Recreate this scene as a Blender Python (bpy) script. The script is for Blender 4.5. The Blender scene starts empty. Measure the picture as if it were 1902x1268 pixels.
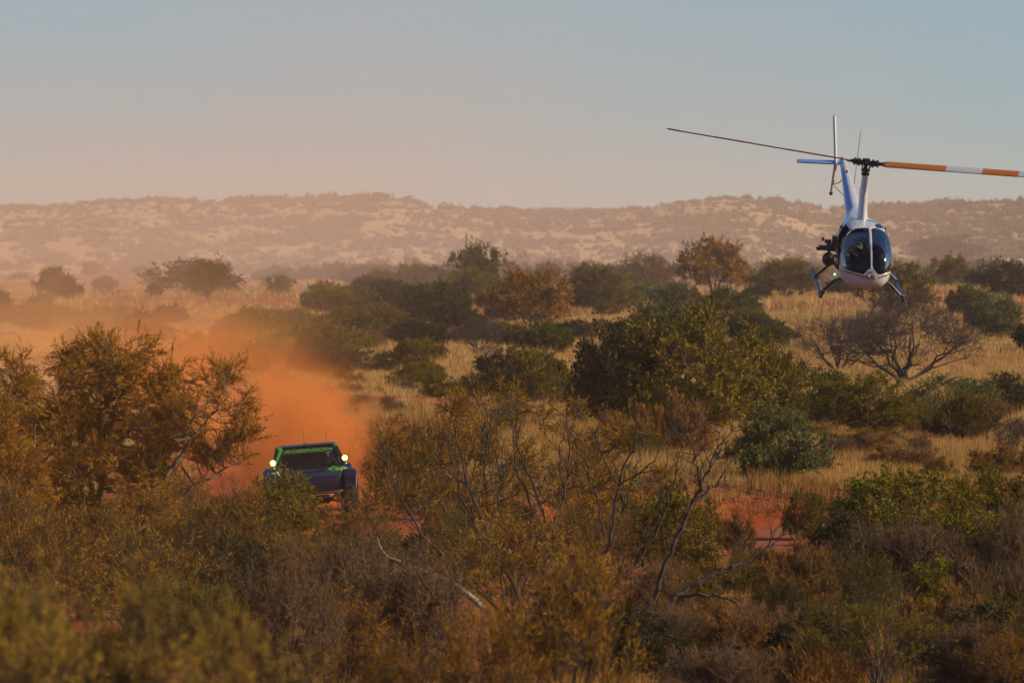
import bpy, bmesh, math
import numpy as np
from mathutils import Vector, Matrix, Euler

# ------------------------------------------------------------------ camera, world, sun, exposure
SC = bpy.context.scene
COL = SC.collection
F = 13208.0          # focal length in pixels of the 1902 px wide photograph (250 mm lens)
HZ = 470.0           # image row of the horizon
CAM_Z = 6.4
cam_d = bpy.data.cameras.new('camera')
cam = bpy.data.objects.new('camera', cam_d); COL.objects.link(cam)
cam_d.lens = 250.0; cam_d.sensor_width = 36.0
cam_d.clip_start = 0.5; cam_d.clip_end = 20000
cam.location = (0, 0, CAM_Z)
cam.rotation_euler = (math.radians(90) - math.atan((634 - HZ) / F), 0, 0)
cam_d.dof.use_dof = True
cam_d.dof.focus_distance = 176.0
cam_d.dof.aperture_fstop = 5.6
SC.camera = cam

SUN_EL, SUN_AZ = math.radians(27), math.radians(100)   # azimuth clockwise from +Y (the view direction)
w = bpy.data.worlds.new('World'); SC.world = w; w.use_nodes = True
nt = w.node_tree
for n in list(nt.nodes): nt.nodes.remove(n)
wo = nt.nodes.new('ShaderNodeOutputWorld'); bg = nt.nodes.new('ShaderNodeBackground')
sky = nt.nodes.new('ShaderNodeTexSky'); sky.sky_type = 'NISHITA'; sky.sun_disc = False
sky.sun_elevation = SUN_EL; sky.sun_rotation = SUN_AZ
sky.air_density = 1.2; sky.dust_density = 0.6; sky.ozone_density = 1.0
tc = nt.nodes.new('ShaderNodeTexCoord'); mp = nt.nodes.new('ShaderNodeVectorMath'); mp.operation = 'ADD'
mp.inputs[1].default_value = (0, 0, 0.05)
nt.links.new(tc.outputs['Generated'], mp.inputs[0])
nt.links.new(mp.outputs[0], sky.inputs['Vector'])
tint = nt.nodes.new('ShaderNodeVectorMath'); tint.operation = 'MULTIPLY'; tint.inputs[1].default_value = (0.75, 1.03, 1.42)
nt.links.new(sky.outputs[0], tint.inputs[0]); nt.links.new(tint.outputs[0], bg.inputs[0]); bg.inputs[1].default_value = 0.062
nt.links.new(bg.outputs[0], wo.inputs[0])

sd = bpy.data.lights.new('sun', 'SUN'); sd.energy = 5.0; sd.angle = math.radians(0.5); sd.color = (1.0, 0.80, 0.53)
sun = bpy.data.objects.new('sun', sd); COL.objects.link(sun)
sdir = Vector((math.sin(SUN_AZ) * math.cos(SUN_EL), math.cos(SUN_AZ) * math.cos(SUN_EL), math.sin(SUN_EL)))
sun.rotation_euler = sdir.to_track_quat('Z', 'Y').to_euler()
sun.location = (60, 100, 80)

SC.view_settings.view_transform = 'Standard'; SC.view_settings.look = 'None'
SC.view_settings.gamma = 1.0; SC.view_settings.use_curve_mapping = False
SC.view_settings.exposure = 0.38
SC.render.engine = 'CYCLES'
cy = SC.cycles
cy.use_denoising = True
cy.max_bounces = 6; cy.diffuse_bounces = 2; cy.glossy_bounces = 3; cy.transmission_bounces = 4
cy.volume_bounces = 1; cy.transparent_max_bounces = 12
cy.volume_step_rate = 1.0; cy.volume_max_steps = 256
cy.caustics_reflective = False; cy.caustics_refractive = False
cy.use_adaptive_sampling = True; cy.adaptive_threshold = 0.01
cy.sample_clamp_indirect = 4.0

# ------------------------------------------------------------------ small helpers
def lk(o, parent=None):
    COL.objects.link(o)
    if parent is not None: o.parent = parent
    return o
def tag(o, label=None, cat=None, group=None, kind=None):
    if label: o['label'] = label
    if cat: o['category'] = cat
    if group: o['group'] = group
    if kind: o['kind'] = kind
    return o
def empty(name, loc=(0, 0, 0), rot=(0, 0, 0)):
    o = bpy.data.objects.new(name, None); o.location = loc; o.rotation_euler = rot
    o.empty_display_size = 0.3
    return lk(o)
def npmesh(name, V, FA, mats, midx=None, smooth=False, attr=None):
    """V (n,3), FA (m,k) faces of equal size"""
    V = np.asarray(V, np.float32); FA = np.asarray(FA, np.int32)
    me = bpy.data.meshes.new(name); m, k = FA.shape
    me.vertices.add(len(V)); me.vertices.foreach_set('co', V.ravel())
    me.loops.add(m * k); me.loops.foreach_set('vertex_index', FA.ravel())
    me.polygons.add(m); me.polygons.foreach_set('loop_start', np.arange(0, m * k, k, dtype=np.int32))
    if midx is not None: me.polygons.foreach_set('material_index', np.asarray(midx, np.int32))
    if smooth: me.polygons.foreach_set('use_smooth', np.ones(m, bool))
    if attr is not None:
        a = me.attributes.new('tone', 'FLOAT', 'FACE'); a.data.foreach_set('value', np.asarray(attr, np.float32))
    me.update(calc_edges=True)
    for mt in (mats if isinstance(mats, (list, tuple)) else [mats]): me.materials.append(mt)
    return me

class MB:
    """collects shapes, builds ONE mesh object"""
    def __init__(s): s.v = []; s.f = []; s.m = []; s.mi = 0
    def add(s, vs, fs):
        b = len(s.v); s.v += [tuple(v) for v in vs]
        for f in fs: s.f.append([b + i for i in f]); s.m.append(s.mi)
        return s
    def box(s, c, d, rot=None, taper=None):
        hx, hy, hz = d[0] / 2, d[1] / 2, d[2] / 2
        vs = []
        for z in (-1, 1):
            t = 1.0 if (taper is None or z < 0) else taper
            for (x, y) in ((-1, -1), (1, -1), (1, 1), (-1, 1)):
                v = Vector((x * hx * t, y * hy * t, z * hz))
                if rot is not None: v = rot @ v
                vs.append(v + Vector(c))
        return s.add(vs, [(3, 2, 1, 0), (4, 5, 6, 7), (0, 1, 5, 4), (1, 2, 6, 5), (2, 3, 7, 6), (3, 0, 4, 7)])
    def tube(s, pts, rads, n=8, cap=True, sx=1.0):
        pts = [Vector(p) for p in pts]
        if not isinstance(rads, (list, tuple)): rads = [rads] * len(pts)
        rings = []; vs = []
        for i, p in enumerate(pts):
            d = (pts[min(i + 1, len(pts) - 1)] - pts[max(i - 1, 0)]).normalized()
            a = d.cross(Vector((0, 0, 1)))
            if a.length < 1e-3: a = d.cross(Vector((0, 1, 0)))
            a.normalize(); b = d.cross(a)
            for k in range(n):
                t = 2 * math.pi * k / n
                vs.append(p + (a * math.cos(t) * sx + b * math.sin(t)) * rads[i])
        fs = []
        for i in range(len(pts) - 1):
            for k in range(n):
                fs.append((i * n + k, i * n + (k + 1) % n, (i + 1) * n + (k + 1) % n, (i + 1) * n + k))
        if cap: fs += [tuple(range(n)), tuple(reversed(range((len(pts) - 1) * n, len(pts) * n)))]
        return s.add(vs, fs)
    def ball(s, c, r, nu=16, nv=10, f=None):
        r = (r, r, r) if not isinstance(r, (tuple, list)) else r
        vs = []; fs = []
        for j in range(nv + 1):
            th = math.pi * j / nv
            for i in range(nu):
                ph = 2 * math.pi * i / nu
                p = Vector((math.sin(th) * math.cos(ph), math.sin(th) * math.sin(ph), math.cos(th)))
                if f: p = f(p)
                vs.append((c[0] + p[0] * r[0], c[1] + p[1] * r[1], c[2] + p[2] * r[2]))
        for j in range(nv):
            for i in range(nu):
                fs.append((j * nu + i, (j + 1) * nu + i, (j + 1) * nu + (i + 1) % nu, j * nu + (i + 1) % nu))
        return s.add(vs, fs)
    def loft(s, rings, closed=True, cap=False):
        n = len(rings[0]); vs = [v for r in rings for v in r]; fs = []
        for i in range(len(rings) - 1):
            for k in range(n if closed else n - 1):
                fs.append((i * n + k, i * n + (k + 1) % n, (i + 1) * n + (k + 1) % n, (i + 1) * n + k))
        if cap: fs += [tuple(range(n)), tuple(reversed(range((len(rings) - 1) * n, len(rings) * n)))]
        return s.add(vs, fs)
    def build(s, name, mats, parent=None, smooth=False, bevel=0.0, loc=None):
        me = bpy.data.meshes.new(name); me.from_pydata(s.v, [], s.f)
        me.polygons.foreach_set('material_index', s.m)
        for mt in (mats if isinstance(mats, (list, tuple)) else [mats]): me.materials.append(mt)
        bm = bmesh.new(); bm.from_mesh(me); bmesh.ops.remove_doubles(bm, verts=bm.verts, dist=1e-5)
        bmesh.ops.recalc_face_normals(bm, faces=bm.faces)
        if bevel > 0:
            es = [e for e in bm.edges if len(e.link_faces) == 2 and e.calc_face_angle(0) > 0.5]
            bmesh.ops.bevel(bm, geom=es, offset=bevel, segments=2, affect='EDGES', profile=0.6)
        if smooth:
            for f in bm.faces: f.smooth = True
            for e in bm.edges:
                if len(e.link_faces) == 2 and e.calc_face_angle(0) > 0.7: e.smooth = False
        bm.to_mesh(me); bm.free(); me.update()
        o = bpy.data.objects.new(name, me)
        if loc is not None: o.location = loc
        return lk(o, parent)

def vnoise(x, y, seed=0):
    x = np.asarray(x, float); y = np.asarray(y, float)
    xi = np.floor(x).astype(np.int64); yi = np.floor(y).astype(np.int64); fx = x - xi; fy = y - yi
    def h(a, b):
        n = (a * 374761393 + b * 668265263 + seed * 1274126177) & 0xffffffff
        n = ((n ^ (n >> 13)) * 1274126177) & 0xffffffff
        return ((n ^ (n >> 16)) & 0xffff) / 65535.0
    u = fx * fx * (3 - 2 * fx); v = fy * fy * (3 - 2 * fy)
    return (h(xi, yi) * (1 - u) + h(xi + 1, yi) * u) * (1 - v) + (h(xi, yi + 1) * (1 - u) + h(xi + 1, yi + 1) * u) * v
def fbm(x, y, seed=0, o=4):
    r = 0; a = 0.5
    for i in range(o): r = r + a * (vnoise(x, y, seed + i) - 0.5); x = x * 2.03; y = y * 2.03; a *= 0.5
    return r
def sstep(a, b, x): t = np.clip((x - a) / (b - a), 0, 1); return t * t * (3 - 2 * t)

# ------------------------------------------------------------------ materials
def mat(name, col, rough=0.6, metal=0.0, spec=0.5, var=0.0, scale=5.0, bump=0.0, coat=0.0):
    m = bpy.data.materials.new(name); m.use_nodes = True; t = m.node_tree; b = t.nodes['Principled BSDF']
    b.inputs['Base Color'].default_value = (*col, 1); b.inputs['Roughness'].default_value = rough
    b.inputs['Metallic'].default_value = metal; b.inputs['Specular IOR Level'].default_value = spec
    b.inputs['Coat Weight'].default_value = coat
    c = t.nodes.new('ShaderNodeTexCoord'); n = t.nodes.new('ShaderNodeTexNoise'); n.inputs['Scale'].default_value = scale
    n.inputs['Detail'].default_value = 5
    t.links.new(c.outputs['Object'], n.inputs['Vector'])
    if var > 0:
        r = t.nodes.new('ShaderNodeMapRange'); r.inputs['To Min'].default_value = 1 - var; r.inputs['To Max'].default_value = 1 + var
        mx = t.nodes.new('ShaderNodeVectorMath'); mx.operation = 'SCALE'; mx.inputs[0].default_value = col
        t.links.new(n.outputs['Fac'], r.inputs['Value']); t.links.new(r.outputs[0], mx.inputs['Scale'])
        t.links.new(mx.outputs[0], b.inputs['Base Color'])
        r2 = t.nodes.new('ShaderNodeMapRange'); r2.inputs['To Min'].default_value = max(0.02, rough - 0.1); r2.inputs['To Max'].default_value = rough + 0.12
        t.links.new(n.outputs['Fac'], r2.inputs['Value']); t.links.new(r2.outputs[0], b.inputs['Roughness'])
    if bump > 0:
        bp = t.nodes.new('ShaderNodeBump'); bp.inputs['Strength'].default_value = bump
        t.links.new(n.outputs['Fac'], bp.inputs['Height']); t.links.new(bp.outputs[0], b.inputs['Normal'])
    return m
def leafmat(name, ca, cb, trans=0.22, scale=1.2):
    m = bpy.data.materials.new(name); m.use_nodes = True; t = m.node_tree
    for n in list(t.nodes): t.nodes.remove(n)
    out = t.nodes.new('ShaderNodeOutputMaterial')
    co = t.nodes.new('ShaderNodeTexCoord'); no = t.nodes.new('ShaderNodeTexNoise'); no.inputs['Scale'].default_value = scale
    no.inputs['Detail'].default_value = 3
    t.links.new(co.outputs['Object'], no.inputs['Vector'])
    at = t.nodes.new('ShaderNodeAttribute'); at.attribute_name = 'tone'
    oi = t.nodes.new('ShaderNodeObjectInfo')
    ad = t.nodes.new('ShaderNodeMath'); ad.operation = 'MULTIPLY_ADD'; ad.inputs[1].default_value = 1.1; ad.inputs[2].default_value = -0.42
    t.links.new(no.outputs['Fac'], ad.inputs[0])
    a2 = t.nodes.new('ShaderNodeMath'); a2.operation = 'MULTIPLY_ADD'; a2.inputs[1].default_value = 0.5
    t.links.new(at.outputs['Fac'], a2.inputs[0]); t.links.new(ad.outputs[0], a2.inputs[2])
    a3 = t.nodes.new('ShaderNodeMath'); a3.operation = 'MULTIPLY_ADD'; a3.inputs[1].default_value = 0.35; a3.use_clamp = True
    t.links.new(oi.outputs['Random'], a3.inputs[0]); t.links.new(a2.outputs[0], a3.inputs[2])
    mx = t.nodes.new('ShaderNodeMix'); mx.data_type = 'RGBA'
    mx.inputs['A'].default_value = (*ca, 1); mx.inputs['B'].default_value = (*cb, 1)
    t.links.new(a3.outputs[0], mx.inputs['Factor'])
    d = t.nodes.new('ShaderNodeBsdfDiffuse'); tr = t.nodes.new('ShaderNodeBsdfTranslucent')
    ms = t.nodes.new('ShaderNodeMixShader'); ms.inputs[0].default_value = trans
    t.links.new(mx.outputs['Result'], d.inputs[0]); t.links.new(mx.outputs['Result'], tr.inputs[0])
    t.links.new(d.outputs[0], ms.inputs[1]); t.links.new(tr.outputs[0], ms.inputs[2]); t.links.new(ms.outputs[0], out.inputs[0])
    return m
def emat(name, col, s):
    m = bpy.data.materials.new(name); m.use_nodes = True; b = m.node_tree.nodes['Principled BSDF']
    b.inputs['Base Color'].default_value = (*col, 1); b.inputs['Emission Color'].default_value = (*col, 1)
    b.inputs['Emission Strength'].default_value = s
    n = m.node_tree.nodes.new('ShaderNodeTexNoise'); n.inputs['Scale'].default_value = 30
    r = m.node_tree.nodes.new('ShaderNodeMapRange'); r.inputs['To Min'].default_value = .1; r.inputs['To Max'].default_value = .3
    m.node_tree.links.new(n.outputs['Fac'], r.inputs['Value']); m.node_tree.links.new(r.outputs[0], b.inputs['Roughness'])
    return m

# ------------------------------------------------------------------ terrain
ROAD = np.array([(-75, 640), (-48, 520), (-33, 420), (-20, 330), (-11, 255), (-6.2, 205), (-4.6, 176), (-2.2, 164), (2.0, 165), (6.0, 168), (10.5, 165), (17, 158), (40, 140)], float)
def catmull(P, n=12):
    out = []
    for i in range(len(P) - 1):
        p0 = P[max(i - 1, 0)]; p1 = P[i]; p2 = P[i + 1]; p3 = P[min(i + 2, len(P) - 1)]
        for k in range(n):
            t = k / n
            out.append(0.5 * ((2 * p1) + (-p0 + p2) * t + (2 * p0 - 5 * p1 + 4 * p2 - p3) * t * t + (-p0 + 3 * p1 - 3 * p2 + p3) * t ** 3))
    out.append(P[-1]); return np.array(out)
RD = catmull(ROAD)
def road_dist(x, y):
    x = np.asarray(x, float); y = np.asarray(y, float)
    sh = x.shape; x = x.ravel(); y = y.ravel(); best = np.full(x.shape, 1e9)
    for i in range(len(RD) - 1):
        a = RD[i]; b = RD[i + 1]; d = b - a; L = d @ d
        t = np.clip(((x - a[0]) * d[0] + (y - a[1]) * d[1]) / L, 0, 1)
        best = np.minimum(best, np.hypot(x - a[0] - t * d[0], y - a[1] - t * d[1]))
    return best.reshape(sh)
def ground(x, y):
    x = np.asarray(x, float); y = np.asarray(y, float)
    d = np.hypot(x * 0.6, y)
    z = 4.6 * (1 - sstep(8, 96, d))
    amp = 0.12 + 1.5 * sstep(300, 1000, y)
    z = z + amp * 2.0 * fbm(x / 38 + 3, y / 90 + 7, 5, 3) * sstep(100, 160, y)
    z = z + 0.10 * fbm(x / 3.1, y / 3.7, 9, 3)
    z = z + 1.6 * np.exp(-((x + 34) / 26) ** 2 - ((y - 800) / 130) ** 2)
    z = z + 2.6 * np.exp(-((x - 62) / 34) ** 2 - ((y - 830) / 150) ** 2)
    z = z + 0.8 * np.exp(-((x - 30) / 16) ** 2 - ((y - 420) / 60) ** 2)
    r = road_dist(x, y) if np.ndim(x) else float(road_dist(np.array([x]), np.array([y]))[0])
    m = sstep(5.6, 3.0, r) if False else 1 - sstep(2.6, 3.7, r)
    bank = 0.75 * sstep(2.8, 4.4, r) * (1 - sstep(6, 24, r)) * sstep(160, 172, y)
    z = z + bank * (0.7 + 0.9 * (vnoise(x / 5, y / 5, 31) - 0.3)) - 0.18 * m
    return z
def gz(x, y): return float(ground(np.array([x]), np.array([y]))[0])

def soil_material():
    m = bpy.data.materials.new('red_soil_and_litter'); m.use_nodes = True; t = m.node_tree; b = t.nodes['Principled BSDF']
    b.inputs['Roughness'].default_value = 0.95; b.inputs['Specular IOR Level'].default_value = 0.1
    c = t.nodes.new('ShaderNodeTexCoord')
    def noise(scale, det=5, vec=None):
        n = t.nodes.new('ShaderNodeTexNoise'); n.inputs['Scale'].default_value = scale; n.inputs['Detail'].default_value = det
        t.links.new(vec or c.outputs['Object'], n.inputs['Vector']); return n
    n1 = noise(0.35); n2 = noise(2.3, 6); n3 = noise(0.05, 3)
    at = t.nodes.new('ShaderNodeAttribute'); at.attribute_name = 'road'
    red = t.nodes.new('ShaderNodeMix'); red.data_type = 'RGBA'
    red.inputs['A'].default_value = (0.30, 0.066, 0.018, 1); red.inputs['B'].default_value = (0.21, 0.045, 0.014, 1)
    t.links.new(n2.outputs['Fac'], red.inputs['Factor'])
    straw = t.nodes.new('ShaderNodeMix'); straw.data_type = 'RGBA'
    straw.inputs['A'].default_value = (0.22, 0.085, 0.030, 1); straw.inputs['B'].default_value = (0.20, 0.080, 0.028, 1)
    t.links.new(n1.outputs['Fac'], straw.inputs['Factor'])
    mk = t.nodes.new('ShaderNodeMapRange'); mk.inputs['From Min'].default_value = 0.40; mk.inputs['From Max'].default_value = 0.58
    t.links.new(n1.outputs['Fac'], mk.inputs['Value'])
    mx = t.nodes.new('ShaderNodeMath'); mx.operation = 'MULTIPLY'
    inv = t.nodes.new('ShaderNodeMath'); inv.operation = 'SUBTRACT'; inv.inputs[0].default_value = 1; t.links.new(at.outputs['Fac'], inv.inputs[1])
    t.links.new(mk.outputs[0], mx.inputs[0]); t.links.new(inv.outputs[0], mx.inputs[1])
    fin = t.nodes.new('ShaderNodeMix'); fin.data_type = 'RGBA'
    t.links.new(mx.outputs[0], fin.inputs['Factor']); t.links.new(red.outputs['Result'], fin.inputs['A']); t.links.new(straw.outputs['Result'], fin.inputs['B'])
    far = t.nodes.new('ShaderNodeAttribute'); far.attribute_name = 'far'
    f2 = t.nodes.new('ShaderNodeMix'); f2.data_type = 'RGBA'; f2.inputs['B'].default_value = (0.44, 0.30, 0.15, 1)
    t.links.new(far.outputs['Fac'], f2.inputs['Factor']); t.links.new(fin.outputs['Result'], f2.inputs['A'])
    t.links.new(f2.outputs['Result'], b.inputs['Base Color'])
    bp = t.nodes.new('ShaderNodeBump'); bp.inputs['Strength'].default_value = 0.8; bp.inputs['Distance'].default_value = 0.15
    t.links.new(n2.outputs['Fac'], bp.inputs['Height']); t.links.new(bp.outputs[0], b.inputs['Normal'])
    return m

def build_ground():
    ys = [-60, -30, -10, 0]; y = 0
    while y < 2700:
        st = 4 if y < 90 else (0.7 if y < 260 else y * 0.006)
        y += st; ys.append(y)
    ys = np.array(ys); s = np.linspace(-1, 1, 281)
    wdt = 60 + 0.9 * np.maximum(ys, 0)
    core = 12 + 0.09 * np.maximum(ys, 0)
    X = core[:, None] * s[None, :] * 1.25 + (wdt - core * 1.25)[:, None] * (np.sign(s) * np.abs(s) ** 9)[None, :]
    Y = np.repeat(ys[:, None], len(s), 1)
    Z = ground(X, Y)
    R = road_dist(X, Y)
    rut = 0.06 * np.exp(-((R - 0.9) / 0.25) ** 2)
    Z = Z - rut * (Y < 300)
    V = np.stack([X, Y, Z], -1).reshape(-1, 3); n = len(s); m = len(ys)
    i = np.arange(m - 1)[:, None] * n + np.arange(n - 1)[None, :]
    FA = np.stack([i, i + 1, i + n + 1, i + n], -1).reshape(-1, 4)
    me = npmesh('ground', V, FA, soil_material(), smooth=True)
    a = me.attributes.new('road', 'FLOAT', 'POINT'); a.data.foreach_set('value', (1 - sstep(2.8, 4.5, R + 1.2 * (vnoise(X, Y, 3) - .5))).ravel().astype(np.float32))
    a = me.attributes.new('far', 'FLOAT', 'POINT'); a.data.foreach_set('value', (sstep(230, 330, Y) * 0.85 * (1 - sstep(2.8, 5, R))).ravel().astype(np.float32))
    tag(lk(bpy.data.objects.new('ground', me)), kind='structure')
build_ground()

RPX = [-2400, -900, -300, 0, 100, 200, 300, 400, 500, 660, 750, 800, 900, 1000, 1100, 1200, 1280, 1350, 1450, 1520, 1600, 1700, 1800, 1902, 2300, 2900, 4300]
RPY = [380, 372, 392, 385, 383, 374, 372, 376, 374, 369, 373, 386, 390, 392, 392, 387, 374, 369, 374, 389, 388, 384, 380, 376, 386, 372, 384]
def hillz(x, y):
    px = 951 + F * x / y
    top = CAM_Z + (HZ - np.interp(px, RPX, RPY)) / F * 3800
    yr = 3800 + 260 * fbm(px / 500, px * 0, 71, 2)
    t = (y - 1950) / (yr - 1950)
    up = np.clip(t, 0, 1); s = 0.62 * up + 0.38 * sstep(0, 1, up)
    dn = 1 - 0.6 * np.clip((y - yr) / 1500, 0, 1)
    spur = 5 * fbm(x / 150, y / 420, 77, 4) * np.sin(np.pi * np.clip(t, 0, 1)) ** 0.8 + 3 * fbm(x / 42, y / 90, 83, 3) * np.sin(np.pi * np.clip(t, 0, 1))
    rough = 0.8 * fbm(x / 25, y / 60, 78, 3)
    return -1.0 + (top + 1.0) * s * dn + spur * 1.0 + rough * np.clip(t, 0, 1)
def hill_material():
    m = bpy.data.materials.new('dry_hillside'); m.use_nodes = True; t = m.node_tree; b = t.nodes['Principled BSDF']
    b.inputs['Roughness'].default_value = 0.95; b.inputs['Specular IOR Level'].default_value = 0.05
    c = t.nodes.new('ShaderNodeTexCoord'); mpn = t.nodes.new('ShaderNodeMapping'); mpn.inputs['Scale'].default_value = (1, 0.35, 1)
    t.links.new(c.outputs['Object'], mpn.inputs['Vector'])
    n = t.nodes.new('ShaderNodeTexNoise'); n.inputs['Scale'].default_value = 0.06; n.inputs['Detail'].default_value = 10; n.inputs['Roughness'].default_value = 0.75
    t.links.new(mpn.outputs[0], n.inputs['Vector'])
    r = t.nodes.new('ShaderNodeValToRGB')
    e = r.color_ramp.elements; e[0].position = 0.36; e[0].color = (0.24, 0.15, 0.08, 1); e[1].position = 0.62; e[1].color = (0.38, 0.255, 0.115, 1)
    k = e.new(0.47); k.color = (0.40, 0.25, 0.11, 1)
    t.links.new(n.outputs['Fac'], r.inputs[0]); t.links.new(r.outputs[0], b.inputs['Base Color'])
    return m
def build_hills():
    ys = np.linspace(1900, 5400, 190); xs = np.concatenate([np.linspace(-1900, -520, 50)[:-1], np.linspace(-520, 520, 300), np.linspace(520, 1900, 50)[1:]])
    X, Y = np.meshgrid(xs, ys); Z = hillz(X, Y)
    n = len(xs); m = len(ys); i = np.arange(m - 1)[:, None] * n + np.arange(n - 1)[None, :]
    FA = np.stack([i, i + 1, i + n + 1, i + n], -1).reshape(-1, 4)
    me = npmesh('hills', np.stack([X, Y, Z], -1).reshape(-1, 3), FA, hill_material(), smooth=True)
    tag(lk(bpy.data.objects.new('hills', me)), kind='structure')
build_hills()

# ------------------------------------------------------------------ plants
BARK = mat('grey_bark', (0.11, 0.072, 0.05), 0.9, var=0.35, scale=3)
BARKD = mat('dark_bark', (0.035, 0.022, 0.017), 0.9, var=0.35, scale=3)
BARKP = mat('pale_bark', (0.22, 0.17, 0.13), 0.9, var=0.3, scale=2)
L = {
 'olive':  leafmat('olive_leaf', (0.035, 0.027, 0.003), (0.235, 0.170, 0.013)),
 'green':  leafmat('green_leaf', (0.018, 0.026, 0.004), (0.130, 0.125, 0.010)),
 'brown':  leafmat('brown_needle', (0.052, 0.028, 0.004), (0.390, 0.178, 0.012)),
 'grey':   leafmat('grey_green_leaf', (0.040, 0.048, 0.013), (0.190, 0.190, 0.055)),
 'yellow': leafmat('yellow_green_leaf', (0.060, 0.058, 0.004), (0.270, 0.210, 0.010)),
 'dark':   leafmat('dark_leaf', (0.020, 0.020, 0.009), (0.070, 0.058, 0.018)),
 'pale': leafmat('pale_olive_needle', (0.11, 0.078, 0.012), (0.48, 0.300, 0.042)),
 'golden': leafmat('golden_olive_needle', (0.075, 0.042, 0.004), (0.430, 0.215, 0.015)),
 'rust':   leafmat('rust_twiglet', (0.095, 0.040, 0.010), (0.320, 0.150, 0.030)),
 'mauve':  leafmat('mauve_twiglet', (0.048, 0.026, 0.011), (0.200, 0.110, 0.042)),
}
def tubes(P0, P1, R0, R1, n=3):
    """many one-segment tubes at once"""
    P0 = np.asarray(P0, float); P1 = np.asarray(P1, float); m = len(P0)
    d = P1 - P0; d /= np.linalg.norm(d, axis=1, keepdims=True) + 1e-9
    ref = np.where(np.abs(d[:, 2:3]) > 0.9, np.array([[1., 0, 0]]), np.array([[0, 0, 1.]]))
    a = np.cross(d, ref); a /= np.linalg.norm(a, axis=1, keepdims=True) + 1e-9; b = np.cross(d, a)
    k = np.arange(n) * 2 * np.pi / n
    off = a[:, None, :] * np.cos(k)[None, :, None] + b[:, None, :] * np.sin(k)[None, :, None]
    A = P0[:, None, :] + off * np.asarray(R0)[:, None, None]; B = P1[:, None, :] + off * np.asarray(R1)[:, None, None]
    V = np.concatenate([A, B], 1).reshape(-1, 3)
    base = np.arange(m)[:, None] * 2 * n; q = np.arange(n); q2 = (q + 1) % n
    FA = np.stack([base + q, base + q2, base + n + q2, base + n + q], -1).reshape(-1, 4)
    return V, FA
def leaves(P, D, ln, wd, rng):
    """rhombic leaves at P along D"""
    m = len(P); D = D / (np.linalg.norm(D, axis=1, keepdims=True) + 1e-9)
    r = rng.normal(size=(m, 3)); s = np.cross(D, r); s /= np.linalg.norm(s, axis=1, keepdims=True) + 1e-9
    l = (ln * rng.uniform(0.6, 1.4, m))[:, None]; w_ = (wd * rng.uniform(0.7, 1.3, m))[:, None]
    V = np.stack([P, P + D * l * 0.5 + s * w_ * 0.5, P + D * l, P + D * l * 0.5 - s * w_ * 0.5], 1).reshape(-1, 3)
    return V, np.arange(4 * m).reshape(-1, 4)
def unit(v): return v / (np.linalg.norm(v, axis=-1, keepdims=True) + 1e-9)

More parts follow.
